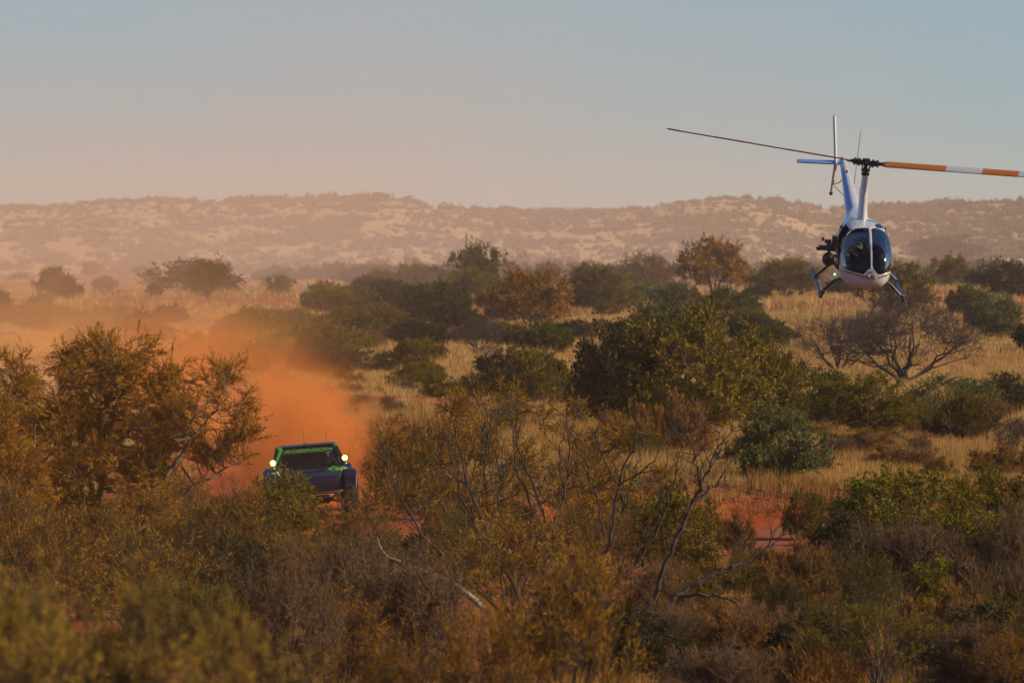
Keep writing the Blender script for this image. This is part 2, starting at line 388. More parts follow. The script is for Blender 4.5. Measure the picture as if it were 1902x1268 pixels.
def plant(seed, H=3, R=1.6, limbs=6, clumps=60, cr=0.35, twigs=9, nleaf=8, ll=0.09, lw=0.03, up=0.5, low=0.12, trunk=0.0, r0=0.05,
          leaf='olive', bark=None, shell=0.45, lump=0.3, sub=2, droop=0.0, twr=0.006, lean=(0, 0), flat=1.0, vert=0.0, wig=0.07, limbang=0.8, under=None):
    """returns (branch mesh, leaf mesh or None). low: lowest crown height as a share of H"""
    g = np.random.default_rng(seed); bark = bark or BARK
    P0 = []; P1 = []; R0 = []; R1 = []
    nodes = []; nr = []
    th = np.array([0, 0, H * trunk])
    if trunk > 0:
        n = 5; pts = [np.array([0, 0, -0.15])]
        for i in range(1, n + 1): pts.append(th * i / n + g.normal(0, wig * H * 0.08, 3) * [1, 1, 0.2])
        th = pts[-1]
        for i in range(n): P0.append(pts[i]); P1.append(pts[i + 1]); R0.append(r0 * (1.25 - .3 * i / n)); R1.append(r0 * (1.25 - .3 * (i + 1) / n))
    L0 = np.array([lean[0], lean[1], 0]) * H
    for i in range(limbs):
        az = 2 * np.pi * (i + g.uniform(-.35, .35)) / limbs; rr = R * g.uniform(0.25, 0.85) * limbang
        end = np.array([math.cos(az) * rr, math.sin(az) * rr, H * g.uniform(0.62, 0.92) * (1 - 0.25 * (rr / R) ** 2)]) + L0
        st = th + g.normal(0, 0.03, 3) * [1, 1, 0] * (R if trunk == 0 else .3) - np.array([0, 0, 0.12 if trunk == 0 else 0])
        n = 8; ctrl = st + (end - st) * np.array([0.62, 0.62, 0.36]) if vert <= 0 else st + (end - st) * np.array([0.3, 0.3, 0.6])
        prev = st; rb = r0 * g.uniform(0.55, 1.0)
        for k in range(1, n + 1):
            t = k / n; p = (1 - t) ** 2 * st + 2 * t * (1 - t) * ctrl + t * t * end + g.normal(0, wig * R * 0.35, 3) * (t ** .5) * (1 - 0.3 * t)
            ra = rb * (1 - (k - 1) / n) ** 0.8 + 0.004; rc = rb * (1 - k / n) ** 0.8 + 0.004
            P0.append(prev); P1.append(p); R0.append(ra); R1.append(rc)
            if t > 0.25: nodes.append(p); nr.append(rc)
            prev = p
    nodes = np.array(nodes); nr = np.array(nr)
    # clump centres in a lumpy dome
    C = []
    zlo = H * low
    ph = g.uniform(0, 6.28, 6)
    while len(C) < clumps:
        u = unit(g.normal(size=3)); u[2] = abs(u[2]) if g.random() < (0.8 if low > .1 else .5) else -abs(u[2]) * 0.6
        rad = shell + (1 - shell) * g.random() ** 0.6
        az = math.atan2(u[1], u[0])
        lumpf = 1 + lump * (math.sin(3 * az + ph[0]) * .5 + math.sin(5 * az + 4 * u[2] + ph[1]) * .35 + math.sin(7 * u[2] + 2 * az + ph[2]) * .35)
        zc = zlo + (H - zlo) * 0.38
        p = np.array([u[0] * R * rad * lumpf, u[1] * R * rad * lumpf, zc + u[2] * ((H - zc) if u[2] > 0 else (zc - zlo) / 0.6) * rad * (lumpf * .5 + .5)])
        p += L0 * (p[2] / H)
        if p[2] < zlo: continue
        C.append(p)
    C = np.array(C)
    TP = []; TD = []; TL = []
    lo_c = np.array([0, 0, H * low * 0.8])
    for c in C:
        dd = np.linalg.norm((nodes - c) * [1, 1, 0.8], axis=1) + (nodes[:, 2] > c[2]) * 0.5 * R
        j = int(np.argmin(dd)); a = nodes[j]
        n = 3; prev = a; v = c - a; rb = min(nr[j] * 0.7, 0.5 * r0) + 0.003
        for k in range(1, n + 1):
            t = k / n; p = a + v * t + g.normal(0, 0.06 * np.linalg.norm(v), 3) * (k < n) + np.array([0, 0, -0.08 * np.linalg.norm(v) * math.sin(math.pi * t)])
            P0.append(prev); P1.append(p); R0.append(rb * (1 - (k - 1) / n * .6)); R1.append(rb * (1 - k / n * .6)); prev = p
        out = unit(c - lo_c) * 0.9 + np.array([0, 0, up])
        s_ = cr * g.uniform(0.7, 1.35)
        D = unit(g.normal(size=(twigs, 3)) * 0.75 * np.array([1, 1, 1 - vert * .6]) + out * (0.8 + vert)); D[:, 2] -= droop
        ln = s_ * g.uniform(0.6, 1.3, twigs)
        o = c - unit(out) * s_ * 0.35 + g.normal(0, 0.12 * s_, (twigs, 3))
        TP.append(o); TD.append(D); TL.append(ln)
        if sub > 1:
            for k in range(sub - 1):
                tt = g.uniform(0.3, 0.8, twigs); D2 = unit(D + g.normal(0, 0.55, (twigs, 3)))
                TP.append(o + D * (ln * tt)[:, None]); TD.append(D2); TL.append(ln * 0.6)
    TP = np.concatenate(TP); TD = np.concatenate(TD); TL = np.concatenate(TL)
    nb = len(P0)
    P0 = np.concatenate([np.array(P0), TP]); P1 = np.concatenate([np.array(P1), TP + TD * TL[:, None]])
    R0 = np.concatenate([np.array(R0), np.full(len(TP), twr)]); R1 = np.concatenate([np.array(R1), np.full(len(TP), twr * .4)])
    Vb, Fb = tubes(P0[:nb], P1[:nb], R0[:nb], R1[:nb], 5)
    Vt, Ft = tubes(P0[nb:], P1[nb:], R0[nb:], R1[nb:], 3)
    bme = npmesh('trunk', np.concatenate([Vb, Vt]), np.concatenate([Fb, Ft + len(Vb)]), bark, smooth=True)
    if nleaf <= 0: return bme, None
    k = np.repeat(np.arange(len(TP)), nleaf); t = g.uniform(0.1, 1.05, len(k))
    LP = TP[k] + TD[k] * (TL[k] * t)[:, None] + g.normal(0, 0.012, (len(k), 3))
    LD = TD[k] * (1.0 + vert) + g.normal(0, 0.6 * (1 - vert * .5), (len(k), 3))
    V, FA = leaves(LP, LD, ll, lw, g)
    lme = npmesh('crown', V, FA, L[leaf], attr=g.random(len(FA)))
    return bme, lme

KIND = {}
def defkind(name, n, top, cat, H, R, **kw):
    KIND[name] = dict(top=top, cat=cat, H=H, R=R, v=[plant(hash_(name) + i * 17, H=H, R=R, **kw) for i in range(n)])
def hash_(s): return sum(ord(c) * (i + 7) for i, c in enumerate(s))
# near and middle kinds (leaf sizes suited to 100..300 m)
defkind('round', 3, 'round_bush', 'bush', 2.4, 1.7, clumps=110, cr=.42, twigs=9, nleaf=8, ll=.11, lw=.05, leaf='green', low=.04, lump=.22)
defkind('olive', 3, 'olive_bush', 'bush', 3.0, 2.2, clumps=130, cr=.45, twigs=10, nleaf=8, ll=.12, lw=.05, leaf='olive', low=.05, lump=.35)
defkind('yellow', 2, 'leafy_bush', 'bush', 2.2, 1.4, clumps=110, cr=.34, twigs=9, nleaf=9, ll=.09, lw=.045, leaf='yellow', low=.04, lump=.3, up=.9)
defkind('grey', 2, 'saltbush', 'bush', 1.8, 1.3, clumps=100, cr=.32, twigs=9, nleaf=9, ll=.085, lw=.04, leaf='grey', low=.03, lump=.3, up=.9)
defkind('dark', 2, 'dark_bush', 'bush', 2.4, 1.9, clumps=120, cr=.42, twigs=9, nleaf=8, ll=.11, lw=.05, leaf='dark', low=.03, lump=.3)
defkind('mulga', 3, 'mulga_tree', 'tree', 5.0, 3.0, clumps=120, cr=.6, twigs=12, nleaf=9, ll=.16, lw=.045, leaf='brown', low=.28, lump=.35, trunk=.10, r0=.10, up=.6)
defkind('mulgag', 2, 'spreading_tree', 'tree', 4.6, 3.2, clumps=130, cr=.6, twigs=12, nleaf=9, ll=.17, lw=.055, leaf='olive', low=.22, lump=.3, trunk=.10, r0=.10, up=.5)
defkind('feather', 3, 'feathery_tree', 'tree', 5.2, 2.6, clumps=105, cr=.58, twigs=13, nleaf=13, ll=.15, lw=.020, leaf='brown', low=.26, lump=.75, trunk=.08, r0=.085, up=.8, sub=3, vert=.1, shell=.55)
defkind('wisp', 3, 'feathery_shrub', 'shrub', 4.0, 1.9, clumps=52, cr=.7, twigs=10, nleaf=7, twr=.008, ll=.15, lw=.022, leaf='brown', low=.2, lump=.6, vert=.35, up=.9, r0=.05, limbs=10, bark=BARKD)
defkind('wispo', 2, 'wispy_shrub', 'shrub', 4.0, 1.9, clumps=55, cr=.7, twigs=10, nleaf=7, twr=.008, ll=.14, lw=.024, leaf='olive', low=.2, lump=.6, vert=.35, up=.9, r0=.05, limbs=10, bark=BARKD)
defkind('broom', 2, 'broom_bush', 'bush', 1.7, 1.3, clumps=90, cr=.5, twigs=14, nleaf=7, ll=.16, lw=.018, leaf='olive', low=.1, lump=.1, vert=.8, up=1.0, r0=.03, limbs=8, shell=.3)
defkind('rust', 2, 'rusty_shrub', 'shrub', 1.6, 1.1, clumps=70, cr=.4, twigs=12, nleaf=7, ll=.13, lw=.02, leaf='rust', low=.06, lump=.3, vert=.8, up=1.2, r0=.025, limbs=8, shell=.2)
defkind('mauve', 2, 'twiggy_shrub', 'shrub', 2.0, 1.5, clumps=110, cr=.42, twigs=14, nleaf=5, ll=.12, lw=.016, leaf='mauve', low=.06, lump=.3, up=.7, r0=.03, limbs=8, shell=.2)
defkind('dead', 3, 'dead_tree', 'tree', 4.2, 3.4, clumps=110, cr=.75, twigs=10, nleaf=0, low=.16, lump=.4, r0=.11, bark=BARKD, up=.45, limbs=9, sub=3, twr=.011, wig=.12, limbang=1.1)
defkind('snag', 2, 'bare_branched_tree', 'tree', 5.0, 2.0, clumps=34, cr=.7, twigs=5, nleaf=0, low=.3, lump=.4, r0=.08, bark=BARK, up=.9, limbs=5, sub=2, twr=.012, wig=.14, trunk=.2)
# coarse kinds for 500 m and beyond
defkind('farmulga', 3, 'distant_mulga', 'tree', 5.5, 3.2, clumps=85, cr=.75, twigs=8, nleaf=7, ll=.30, lw=.11, leaf='olive', low=.22, lump=.4, trunk=.1, r0=.12, twr=.015)
defkind('farbrown', 3, 'distant_scrub_tree', 'tree', 4.5, 2.8, clumps=80, cr=.75, twigs=8, nleaf=6, ll=.28, lw=.08, leaf='olive', low=.15, lump=.4, trunk=.06, r0=.10, twr=.018)
defkind('farround', 3, 'distant_round_bush', 'bush', 2.6, 2.4, clumps=150, cr=.5, twigs=8, nleaf=7, ll=.22, lw=.10, leaf='green', low=.0, lump=.12, r0=.05, twr=.015)
defkind('fargrey', 2, 'distant_grey_bush', 'bush', 2.2, 2.0, clumps=80, cr=.55, twigs=8, nleaf=6, ll=.24, lw=.10, leaf='mauve', low=.03, lump=.3, r0=.05, twr=.015)

def put(kind, px, D, wpx, top, label=None, cat=None, group=None, var=0, rot=0.0, leaf=None, name=None, minh=0.3):
    """a plant whose foot stands at distance D under image column px; wpx / top give its width and height"""
    k = KIND[kind]; x = (px - 951) * D / F; z = gz(x, D)
    h = max(minh, CAM_Z + (HZ - top) * D / F - z); wd = wpx * D / F
    bm_, lm_ = k['v'][var % len(k['v'])]
    o = empty(name or k['top'], (x, D, z - 0.03), (0, 0, rot))
    sx = wd / (2 * k['R'] * 1.05); o.scale = (sx, sx * 0.95, h / (k['H'] * 1.04))
    tag(o, label or k['top'].replace('_', ' '), cat or k['cat'], group)
    if k['cat'] == 'tree':
        lk(bpy.data.objects.new('trunk', bm_), o)
    else:
        lk(bpy.data.objects.new('stems', bm_), o)
    if lm_:
        c = bpy.data.objects.new('crown' if k['cat'] == 'tree' else 'foliage', lm_)
        if leaf:
            lm2 = LEAFCOPY.get((lm_.name, leaf))
            if lm2 is None:
                lm2 = lm_.copy(); lm2.materials[0] = L[leaf]; LEAFCOPY[(lm_.name, leaf)] = lm2
            c.data = lm2
        lk(c, o)
    PLACED.append((x, D, wd / 2))
    return o
LEAFCOPY = {}; PLACED = []
def DB(base): return F * CAM_Z / (base - HZ)

# ------------------------------------------------------------------ plants seen one by one in the photograph
defkind('snagd', 2, 'bare_branched_tree', 'tree', 5.0, 1.6, clumps=30, cr=.7, twigs=5, nleaf=0, low=.35, lump=.4, r0=.055, bark=BARKD, up=1.2, limbs=6, sub=2, twr=.009, wig=.14, trunk=.1, vert=.6)
# far scrub line
def solveD(px, base):
    D = DB(base)
    for _ in range(12): D = 0.5 * D + 0.5 * F * (CAM_Z - gz((px - 951) * D / F, D)) / (base - HZ)
    return D
def hero(kind, px, base, wpx, top, label, **kw): return put(kind, px, solveD(px, base), wpx, top, label, **kw)
hero('farmulga', 366, 562, 180, 486, 'wide dark domed tree standing alone on the grassy rise at the left', var=0, rot=.4, leaf='dark')
hero('snag', 280, 562, 34, 495, 'thin open little tree just left of the lone domed tree', cat='tree')
hero('snag', 196, 600, 95, 522, 'bare forked tree veiled in dust below the left hills', cat='tree', var=1)
hero('farmulga', 886, 556, 95, 452, 'tallest feathery tree rising above the middle of the scrub line', var=1)
hero('farmulga', 808, 550, 85, 490, 'dark rounded tree leaning against the left of the tallest feathery tree', var=2, leaf='green')
hero('farround', 822, 600, 118, 524, 'round bush dark on its left and green on its sunlit right', var=0)
hero('farround', 608, 580, 104, 528, 'leftmost bright green round bush of the far scrub line', var=1, leaf='yellow')
hero('farround', 676, 584, 70, 536, 'brownish bush tucked right of the bright green round bush', var=2, leaf='olive')
hero('farround', 745, 590, 90, 550, 'low bush filling the gap left of the two-toned round bush', var=1, leaf='dark')
hero('farbrown', 718, 562, 95, 518, 'dark flat bush behind the gap in the middle scrub', var=0, leaf='dark')
hero('farbrown', 990, 618, 150, 500, 'wide brown spreading tree with its pale stems showing below', var=1, leaf='brown')
hero('snag', 962, 560, 62, 464, 'left of two dead forked snags poking up behind the brown spreading tree', var=0, cat='tree')
hero('snag', 1035, 560, 70, 470, 'right of two dead forked snags poking up behind the brown spreading tree', var=1, cat='tree')
hero('farbrown', 1108, 575, 110, 492, 'thin-topped brown tree between the dead snags and the grey tree', var=2)
hero('farbrown', 1206, 552, 118, 470, 'greyish thin tree left of the big rounded brown tree', var=0, leaf='mauve')
hero('farmulga', 1326, 560, 135, 446, 'big rounded brown tree with an open top on the scrub line', var=0, leaf='brown')
hero('farmulga', 1756, 512, 132, 437, 'umbrella-shaped dark tree standing above the right-hand scrub', var=2, leaf='dark')
hero('farbrown', 1462, 556, 130, 486, 'brownish tree just left of the hovering helicopter', var=1, leaf='olive')
hero('farbrown', 1668, 600, 130, 488, 'olive brown tree directly behind the helicopter skids', var=2, leaf='olive')
hero('farround', 1255, 572, 100, 526, 'pale grey-green bush below the greyish thin tree', var=0, leaf='grey')
hero('farround', 1170, 566, 96, 522, 'silvery green bush left of the pale grey-green bush', var=1, leaf='grey')
hero('farround', 1356, 590, 112, 535, 'fresh green bush under the big rounded brown tree', var=2, leaf='green')
hero('farround', 1012, 655, 116, 600, 'low rounded bush dark on the left side in the pale grass', var=0, leaf='green')
hero('dead', 888, 652, 112, 586, 'dead fan-shaped shrub left of the low rounded bush', var=0, cat='shrub', name='dead_shrub')
hero('dead', 905, 660, 70, 640, 'fallen grey branches lying in the pale grass', var=1, cat='shrub', name='dead_shrub')
hero('dead', 1620, 640, 150, 575, 'bare shrub behind the big leafless tree', var=2, cat='shrub', name='dead_shrub')
hero('farround', 645, 655, 108, 610, 'smooth green bush on the grass above the dust trail', var=2, leaf='olive')
hero('olive', 474, 690, 150, 572, 'tall leafy yellow-green bush rising out of the dust', var=0, leaf='yellow', rot=1)
hero('farround', 570, 640, 92, 580, 'dusty green bush right of the tall leafy yellow-green bush', var=1, leaf='olive')
hero('dark', 540, 690, 110, 635, 'dim bush at the foot of the tall leafy bush in the dust', var=0)
hero('round', 682, 692, 140, 645, 'dark low bush half swallowed by the orange dust', var=1, leaf='dark')
hero('round', 780, 717, 118, 670, 'dark low bush at the edge of the golden grass', var=2, leaf='olive')
hero('dark', 1165, 796, 230, 592, 'dark-leaved bush standing for the shaded part of the big bush with a bare limb', var=1, rot=2.2)  # shade on the big bush is put into dark leaf colour
hero('olive', 1290, 803, 330, 575, 'largest bush in the middle of the plain with olive sunlit leaves', var=1, rot=.5)
hero('olive', 1405, 792, 200, 628, 'olive bush joined to the right of the largest bush', var=0, leaf='olive', rot=4)
hero('grey', 1240, 690, 170, 562, 'grey bush peeping over the largest bush', var=0, leaf='grey')
hero('snag', 1128, 735, 130, 596, 'bare dark limbs reaching left over the golden grass', var=0, cat='tree', rot=2.5)
hero('round', 1424, 652, 118, 600, 'green bush on pale grass behind the largest bush', var=0)
hero('dead', 1682, 706, 320, 548, 'large leafless tree with a wide tangled crown in golden grass', var=1, rot=.8)
hero('dead', 1560, 690, 190, 585, 'smaller leafless tangle left of the large leafless tree', var=2, rot=2, cat='shrub', name='dead_shrub')
hero('olive', 1515, 790, 210, 672, 'dense dark green bush between the largest bush and the broom bushes', var=2, leaf='green', rot=1.1)
hero('olive', 1610, 808, 200, 688, 'yellowish twiggy bush right of the dense dark green bush', var=0, leaf='olive', rot=1.9)
hero('broom', 1782, 822, 165, 736, 'smooth domed broom bush in pale grass on the right', var=0)
hero('broom', 1690, 800, 90, 745, 'small olive broom bush left of the smooth domed broom bush', var=1)
hero('grey', 1452, 905, 185, 752, 'silvery green leafy bush above the red track', var=0, rot=.4)
hero('grey', 1400, 926, 130, 800, 'darker-leaved bush standing for the shaded side of the silvery green bush by the red track', var=1, leaf='green')  # darker leaf colour carries the shade on this side of the bush
hero('round', 930, 755, 170, 688, 'low small-leaved bush left of the largest bush', var=0, leaf='dark')
hero('round', 1030, 752, 190, 680, 'wide small-leaved bush at the foot of the largest bush', var=1, leaf='olive')
hero('dark', 1760, 770, 190, 695, 'flat grey-green bush behind the domed broom bush', var=0, leaf='grey')
hero('dark', 1872, 768, 150, 690, 'dark flat bush at the right edge behind the broom bush', var=1)
hero('farround', 1842, 612, 112, 545, 'grey-green bush with a twiggy front on the right', var=1, leaf='grey')
hero('farbrown', 1870, 560, 120, 480, 'dark tree at the right edge of the scrub line', var=0, leaf='dark')
hero('dead', 1890, 860, 120, 770, 'bare twiggy shrub cut by the right edge', var=0, cat='shrub', name='dead_shrub')
hero('dead', 60, 600, 110, 555, 'dark bare shrub at the far left in the dust', var=1, cat='shrub', name='dead_shrub')
put('rust', 1600, 214, 130, 800, 'orange brown brush right of the silvery green bush', var=0, leaf='rust')
put('rust', 1680, 200, 140, 822, 'orange brown brush behind the broad green bush', var=1, leaf='rust')
put('round', 1630, 232, 90, 790, 'small green bush in the straw grass left of the domed broom bush', var=1, leaf='olive')
put('rust', 1860, 190, 130, 830, 'orange brown brush at the right edge below the bare shrub', var=0, leaf='rust')
put('round', 1480, 240, 90, 775, 'small olive bush behind the silvery green bush', var=2, leaf='olive')
# near plants around the track and truck
put('yellow', 527, 164, 150, 876, 'yellow-green leafy bush hiding the truck wheel', rot=.3)
put('olive', 505, 150, 220, 955, 'olive bush below the leafy bush in front of the truck', var=1)
put('wispo', 60, 118, 260, 960, 'olive shrub under the feathery trees at the left', var=0, leaf='golden')
put('wisp', 700, 188, 150, 782, 'feathery brown shrub right behind the truck fender', var=0)
put('olive', 760, 182, 150, 800, 'small-leaved brown bush on the bank right of the truck', var=0, leaf='brown')
put('wisp', 790, 158, 170, 775, 'tall feathery shrub nearest right of the truck', var=2)
put('rust', 1250, 196, 150, 745, 'rust coloured broom shrub on the red bank', var=0)
put('rust', 1160, 200, 120, 765, 'rusty shrub left of the rust coloured broom shrub', var=1)
put('olive', 1260, 140, 200, 890, 'olive bush left of the red track', var=2, leaf='olive')
put('olive', 1690, 146, 330, 862, 'broad green bush right of the red track', var=0, leaf='yellow', rot=.9)
put('olive', 1850, 150, 240, 868, 'green bush behind the broad green bush at the right edge', var=1, leaf='olive', rot=2.9)
put('round', 1590, 140, 200, 940, 'dark leafy bush at the corner of the red track', var=2, leaf='dark')
put('mauve', 1680, 130, 260, 955, 'grey twiggy shrub in front of the broad green bush', var=0)
put('yellow', 1745, 122, 140, 1040, 'yellowish bush in front of the grey twiggy shrub', var=0, leaf='yellow')
put('rust', 1850, 112, 220, 1030, 'brown reedy shrub in the lower right corner', var=1, leaf='mauve')
put('rust', 1760, 108, 190, 1100, 'brown reedy shrub left of the corner shrub', var=0, leaf='rust')
put('mauve', 1890, 128, 160, 940, 'greyish brown shrub at the right edge', var=1)
put('round', 1545, 108, 150, 1168, 'small green bush at the bottom right of the middle', var=0, leaf='yellow')
put('dead', 1620, 118, 190, 1075, 'dark dead shrub in the shade above the small green bush', var=0, cat='shrub', name='dead_shrub')
put('mauve', 1440, 112, 150, 1130, 'twiggy brown shrub left of the small green bush', var=0)
put('wisp', 660, 128, 190, 930, 'brown wispy shrub below the truck', var=1, rot=1)
put('mauve', 640, 112, 250, 990, 'greyish twiggy shrub below the truck', var=1)
put('mauve', 760, 104, 260, 1010, 'twiggy shrub at the foot of the middle thicket', var=0)
put('dark', 430, 118, 200, 985, 'dark bush left below the truck', var=0)
put('mauve', 540, 100, 200, 1050, 'brown twiggy shrub at the lower left of the middle', var=1)
put('wisp', 860, 152, 230, 742, 'golden brown feathery shrub behind the broad wispy shrub', var=1, leaf='golden')
put('wisp', 1090, 156, 200, 790, 'brown feathery shrub behind the right half of the broad wispy shrub', var=0, rot=2)
put('rust', 1480, 128, 150, 1010, 'orange brown shrub below the red track', var=0)
put('dark', 1560, 136, 140, 1000, 'dark bush at the lower right of the red track', var=1)
put('olive', 1420, 132, 130, 1040, 'small olive bush below the left end of the red track', var=0)
put('rust', 1380, 110, 140, 1120, 'orange brown shrub right of the leaning dead tree foot', var=1)
put('wispo', 420, 124, 260, 900, 'golden olive shrub left below the truck', var=1, leaf='golden')
put('wispo', 250, 112, 320, 985, 'golden olive shrub at the foot of the tall airy feathery tree', var=0, rot=2, leaf='golden')
put('wisp', 590, 120, 220, 985, 'brown wispy shrub straight below the truck', var=2, rot=3)
put('wispo', 950, 118, 300, 960, 'golden shrub at the foot of the broad wispy shrub', var=1, rot=1, leaf='golden')
put('wispo', 130, 146, 260, 905, 'golden shrub behind the trunk of the tall airy feathery tree', var=0, rot=3, leaf='golden')
put('wisp', 300, 150, 220, 890, 'rusty feathery shrub right of the tall airy feathery tree trunk', var=1, rot=2)
put('wispo', 190, 124, 200, 930, 'golden brown shrub in front of the trunk of the tall airy feathery tree', var=1, rot=4, leaf='brown')
put('wispo', 30, 122, 200, 900, 'golden brown shrub in front of the trunk of the left edge feathery tree', var=0, rot=5, leaf='brown')
put('mauve', 1225, 117, 170, 1035, 'brown twiggy shrub around the foot of the leaning dead tree', var=1, rot=1, leaf='rust')
put('olive', 1300, 121, 120, 1060, 'small olive bush right of the foot of the leaning dead tree', var=1, rot=3)
put('olive', 1500, 158, 110, 905, 'small green bush at the right end of the red track', var=2, leaf='olive', rot=1)
put('rust', 1365, 150, 80, 955, 'rusty shrub at the left end of the red track', var=0)
# strongly blurred plants close to the camera
put('wispo', 230, 40, 360, 1085, 'large blurred olive shrub close to the camera at the bottom left', var=0, leaf='pale')
put('wispo', 20, 38, 300, 1060, 'blurred olive shrub close to the camera in the bottom left corner', var=1, rot=1, leaf='pale')
put('wispo', 430, 36, 320, 1150, 'blurred olive shrub close to the camera right of the bottom left one', var=0, rot=2, leaf='pale')
put('wispo', 1050, 70, 300, 1015, 'soft blurred golden brown shrub at the bottom centre', var=1, leaf='golden')
put('wisp', 900, 66, 240, 1110, 'soft blurred brown shrub left of the bottom centre one', var=2)
put('wisp', 700, 60, 260, 1165, 'soft blurred brown shrub below the dead branches', var=0)

# ---- trees grown along observed limbs, with foliage sprays round the observed lobes of the crown
def sketch_tree(name, label, cat, D, stems, lobes, barkm, leaf, seed, per=9, twigs=11, nleaf=10, ll=.13, lw=.02, cr=.45, wide=1.0):
    g = np.random.default_rng(seed); P0 = []; P1 = []; R0 = []; R1 = []; nodes = []; nr = []
    bx = (stems[0][0][0] - 951) * D / F; bz = gz(bx, D); s_ = D / F
    def W(px, py, q): return np.array([(px - 951) * s_ - bx, q, CAM_Z + (HZ - py) * s_ - bz])
    for st in stems:
        C = catmull(np.array([W(p[0], p[1], p[3] if len(p) > 3 else 0) for p in st]), 6); rc = np.interp(np.linspace(0, len(st) - 1, len(C)), range(len(st)), [p[2] for p in st])
        C[1:-1] += g.normal(0, 0.025, C[1:-1].shape)
        for i in range(len(C) - 1):
            P0.append(C[i]); P1.append(C[i + 1]); R0.append(rc[i]); R1.append(rc[i + 1]); nodes.append(C[i + 1]); nr.append(rc[i + 1])
    nodes = np.array(nodes); nr = np.array(nr); TP = []; TD = []; TL = []
    for (px, py, rx, ry) in lobes:
        c0 = W(px, py, g.normal(0, .5 * wide)); n = max(4, int(per * rx * ry * s_ * s_ * 3.2))
        for _ in range(n):
            u = unit(g.normal(size=3)) * g.random() ** .45
            c = c0 + u * [rx * s_, rx * s_ * wide, ry * s_]
            dd = np.linalg.norm(nodes - c, axis=1) + (nodes[:, 2] > c[2] + .1) * 1.0; j = int(np.argmin(dd)); a = nodes[j]; v = c - a; rb = min(nr[j] * .6, .02) + .003; prev = a
            for k in range(1, 4):
                t = k / 3; p = a + v * t + g.normal(0, .05 * np.linalg.norm(v), 3) * (k < 3) - np.array([0, 0, .06 * np.linalg.norm(v) * math.sin(math.pi * t)])
                P0.append(prev); P1.append(p); R0.append(rb * (1 - (k - 1) * .25)); R1.append(rb * (1 - k * .25)); prev = p
            out = unit(v) + np.array([0, 0, .55]); D_ = unit(g.normal(size=(twigs, 3)) * .65 + out * .8); ln = cr * g.uniform(.5, 1.3, twigs); o = c + g.normal(0, .06, (twigs, 3)) - unit(out) * cr * .3
            TP.append(o); TD.append(D_); TL.append(ln)
            for _k in range(2): TP.append(o + D_ * (ln * g.uniform(.25, .8, twigs))[:, None]); TD.append(unit(D_ + g.normal(0, .5, (twigs, 3)))); TL.append(ln * .55)
    TP = np.concatenate(TP); TD = np.concatenate(TD); TL = np.concatenate(TL)
    Vb, Fb = tubes(P0, P1, R0, R1, 6); Vt, Ft = tubes(TP, TP + TD * TL[:, None], np.full(len(TP), .006), np.full(len(TP), .002), 3)
    o = empty(name, (bx, D, bz)); tag(o, label, cat)
    lk(bpy.data.objects.new('trunk' if cat == 'tree' else 'stems', npmesh('trunk', np.concatenate([Vb, Vt]), np.concatenate([Fb, Ft + len(Vb)]), barkm, smooth=True)), o)
    k = np.repeat(np.arange(len(TP)), nleaf); t = g.uniform(.1, 1.05, len(k))
    V, FA = leaves(TP[k] + TD[k] * (TL[k] * t)[:, None] + g.normal(0, .01, (len(k), 3)), TD[k] + g.normal(0, .45, (len(k), 3)), ll, lw, g)
    lk(bpy.data.objects.new('crown' if cat == 'tree' else 'foliage', npmesh('crown', V, FA, L[leaf], attr=g.random(len(FA)))), o)
    return o
sketch_tree('feathery_tree', 'tall airy feathery tree with visible pale stems on the left', 'tree', 132, [
    [(165, 1215, .09), (178, 1080, .08), (185, 960, .06), (195, 850, .045, .1), (215, 740, .03, .2), (205, 650, .012, .2)],
    [(172, 1160, .07), (205, 1040, .06, -.2), (250, 960, .05, -.4), (310, 880, .035, -.5), (370, 800, .025, -.6), (425, 735, .01, -.6)],
    [(185, 1000, .05), (150, 900, .035, -.3), (120, 800, .025, -.5), (100, 715, .01, -.5)],
    [(195, 860, .035), (250, 780, .025, .3), (295, 700, .01, .5)],
    [(215, 1020, .04), (320, 935, .03, .4), (400, 880, .02, .6), (450, 850, .01, .7)]],
    [(205, 648, 55, 30), (150, 680, 55, 38), (262, 690, 60, 42), (305, 735, 55, 48), (200, 700, 80, 40), (215, 750, 100, 55), (330, 790, 60, 40), (215, 880, 90, 42), (140, 930, 70, 40), (290, 930, 60, 34), (60, 800, 60, 50), (120, 760, 65, 50), (160, 835, 80, 42), (265, 815, 70, 40), (392, 712, 42, 24), (425, 762, 48, 34),
     (365, 818, 62, 36), (442, 828, 34, 26), (325, 872, 55, 30), (400, 860, 55, 26), (100, 880, 60, 40)], BARK, 'brown', 3, per=9.5, nleaf=14, lw=.014, ll=.11)
sketch_tree('feathery_tree', 'dense feathery tree cut off by the left edge of the view', 'tree', 128, [
    [(20, 1230, .08), (25, 1050, .06), (10, 900, .045), (15, 780, .03), (5, 690, .01)], [(25, 1040, .05), (60, 900, .03, .3), (62, 790, .015, .4)], [(15, 950, .05), (-60, 820, .03, -.3), (-80, 740, .01, -.3)]],
    [(5, 690, 52, 28), (50, 735, 45, 42), (0, 800, 75, 52), (45, 870, 58, 48), (-80, 750, 70, 50), (-40, 880, 80, 50), (15, 960, 60, 40)], BARK, 'brown', 5, per=10, nleaf=14, lw=.014, ll=.11)
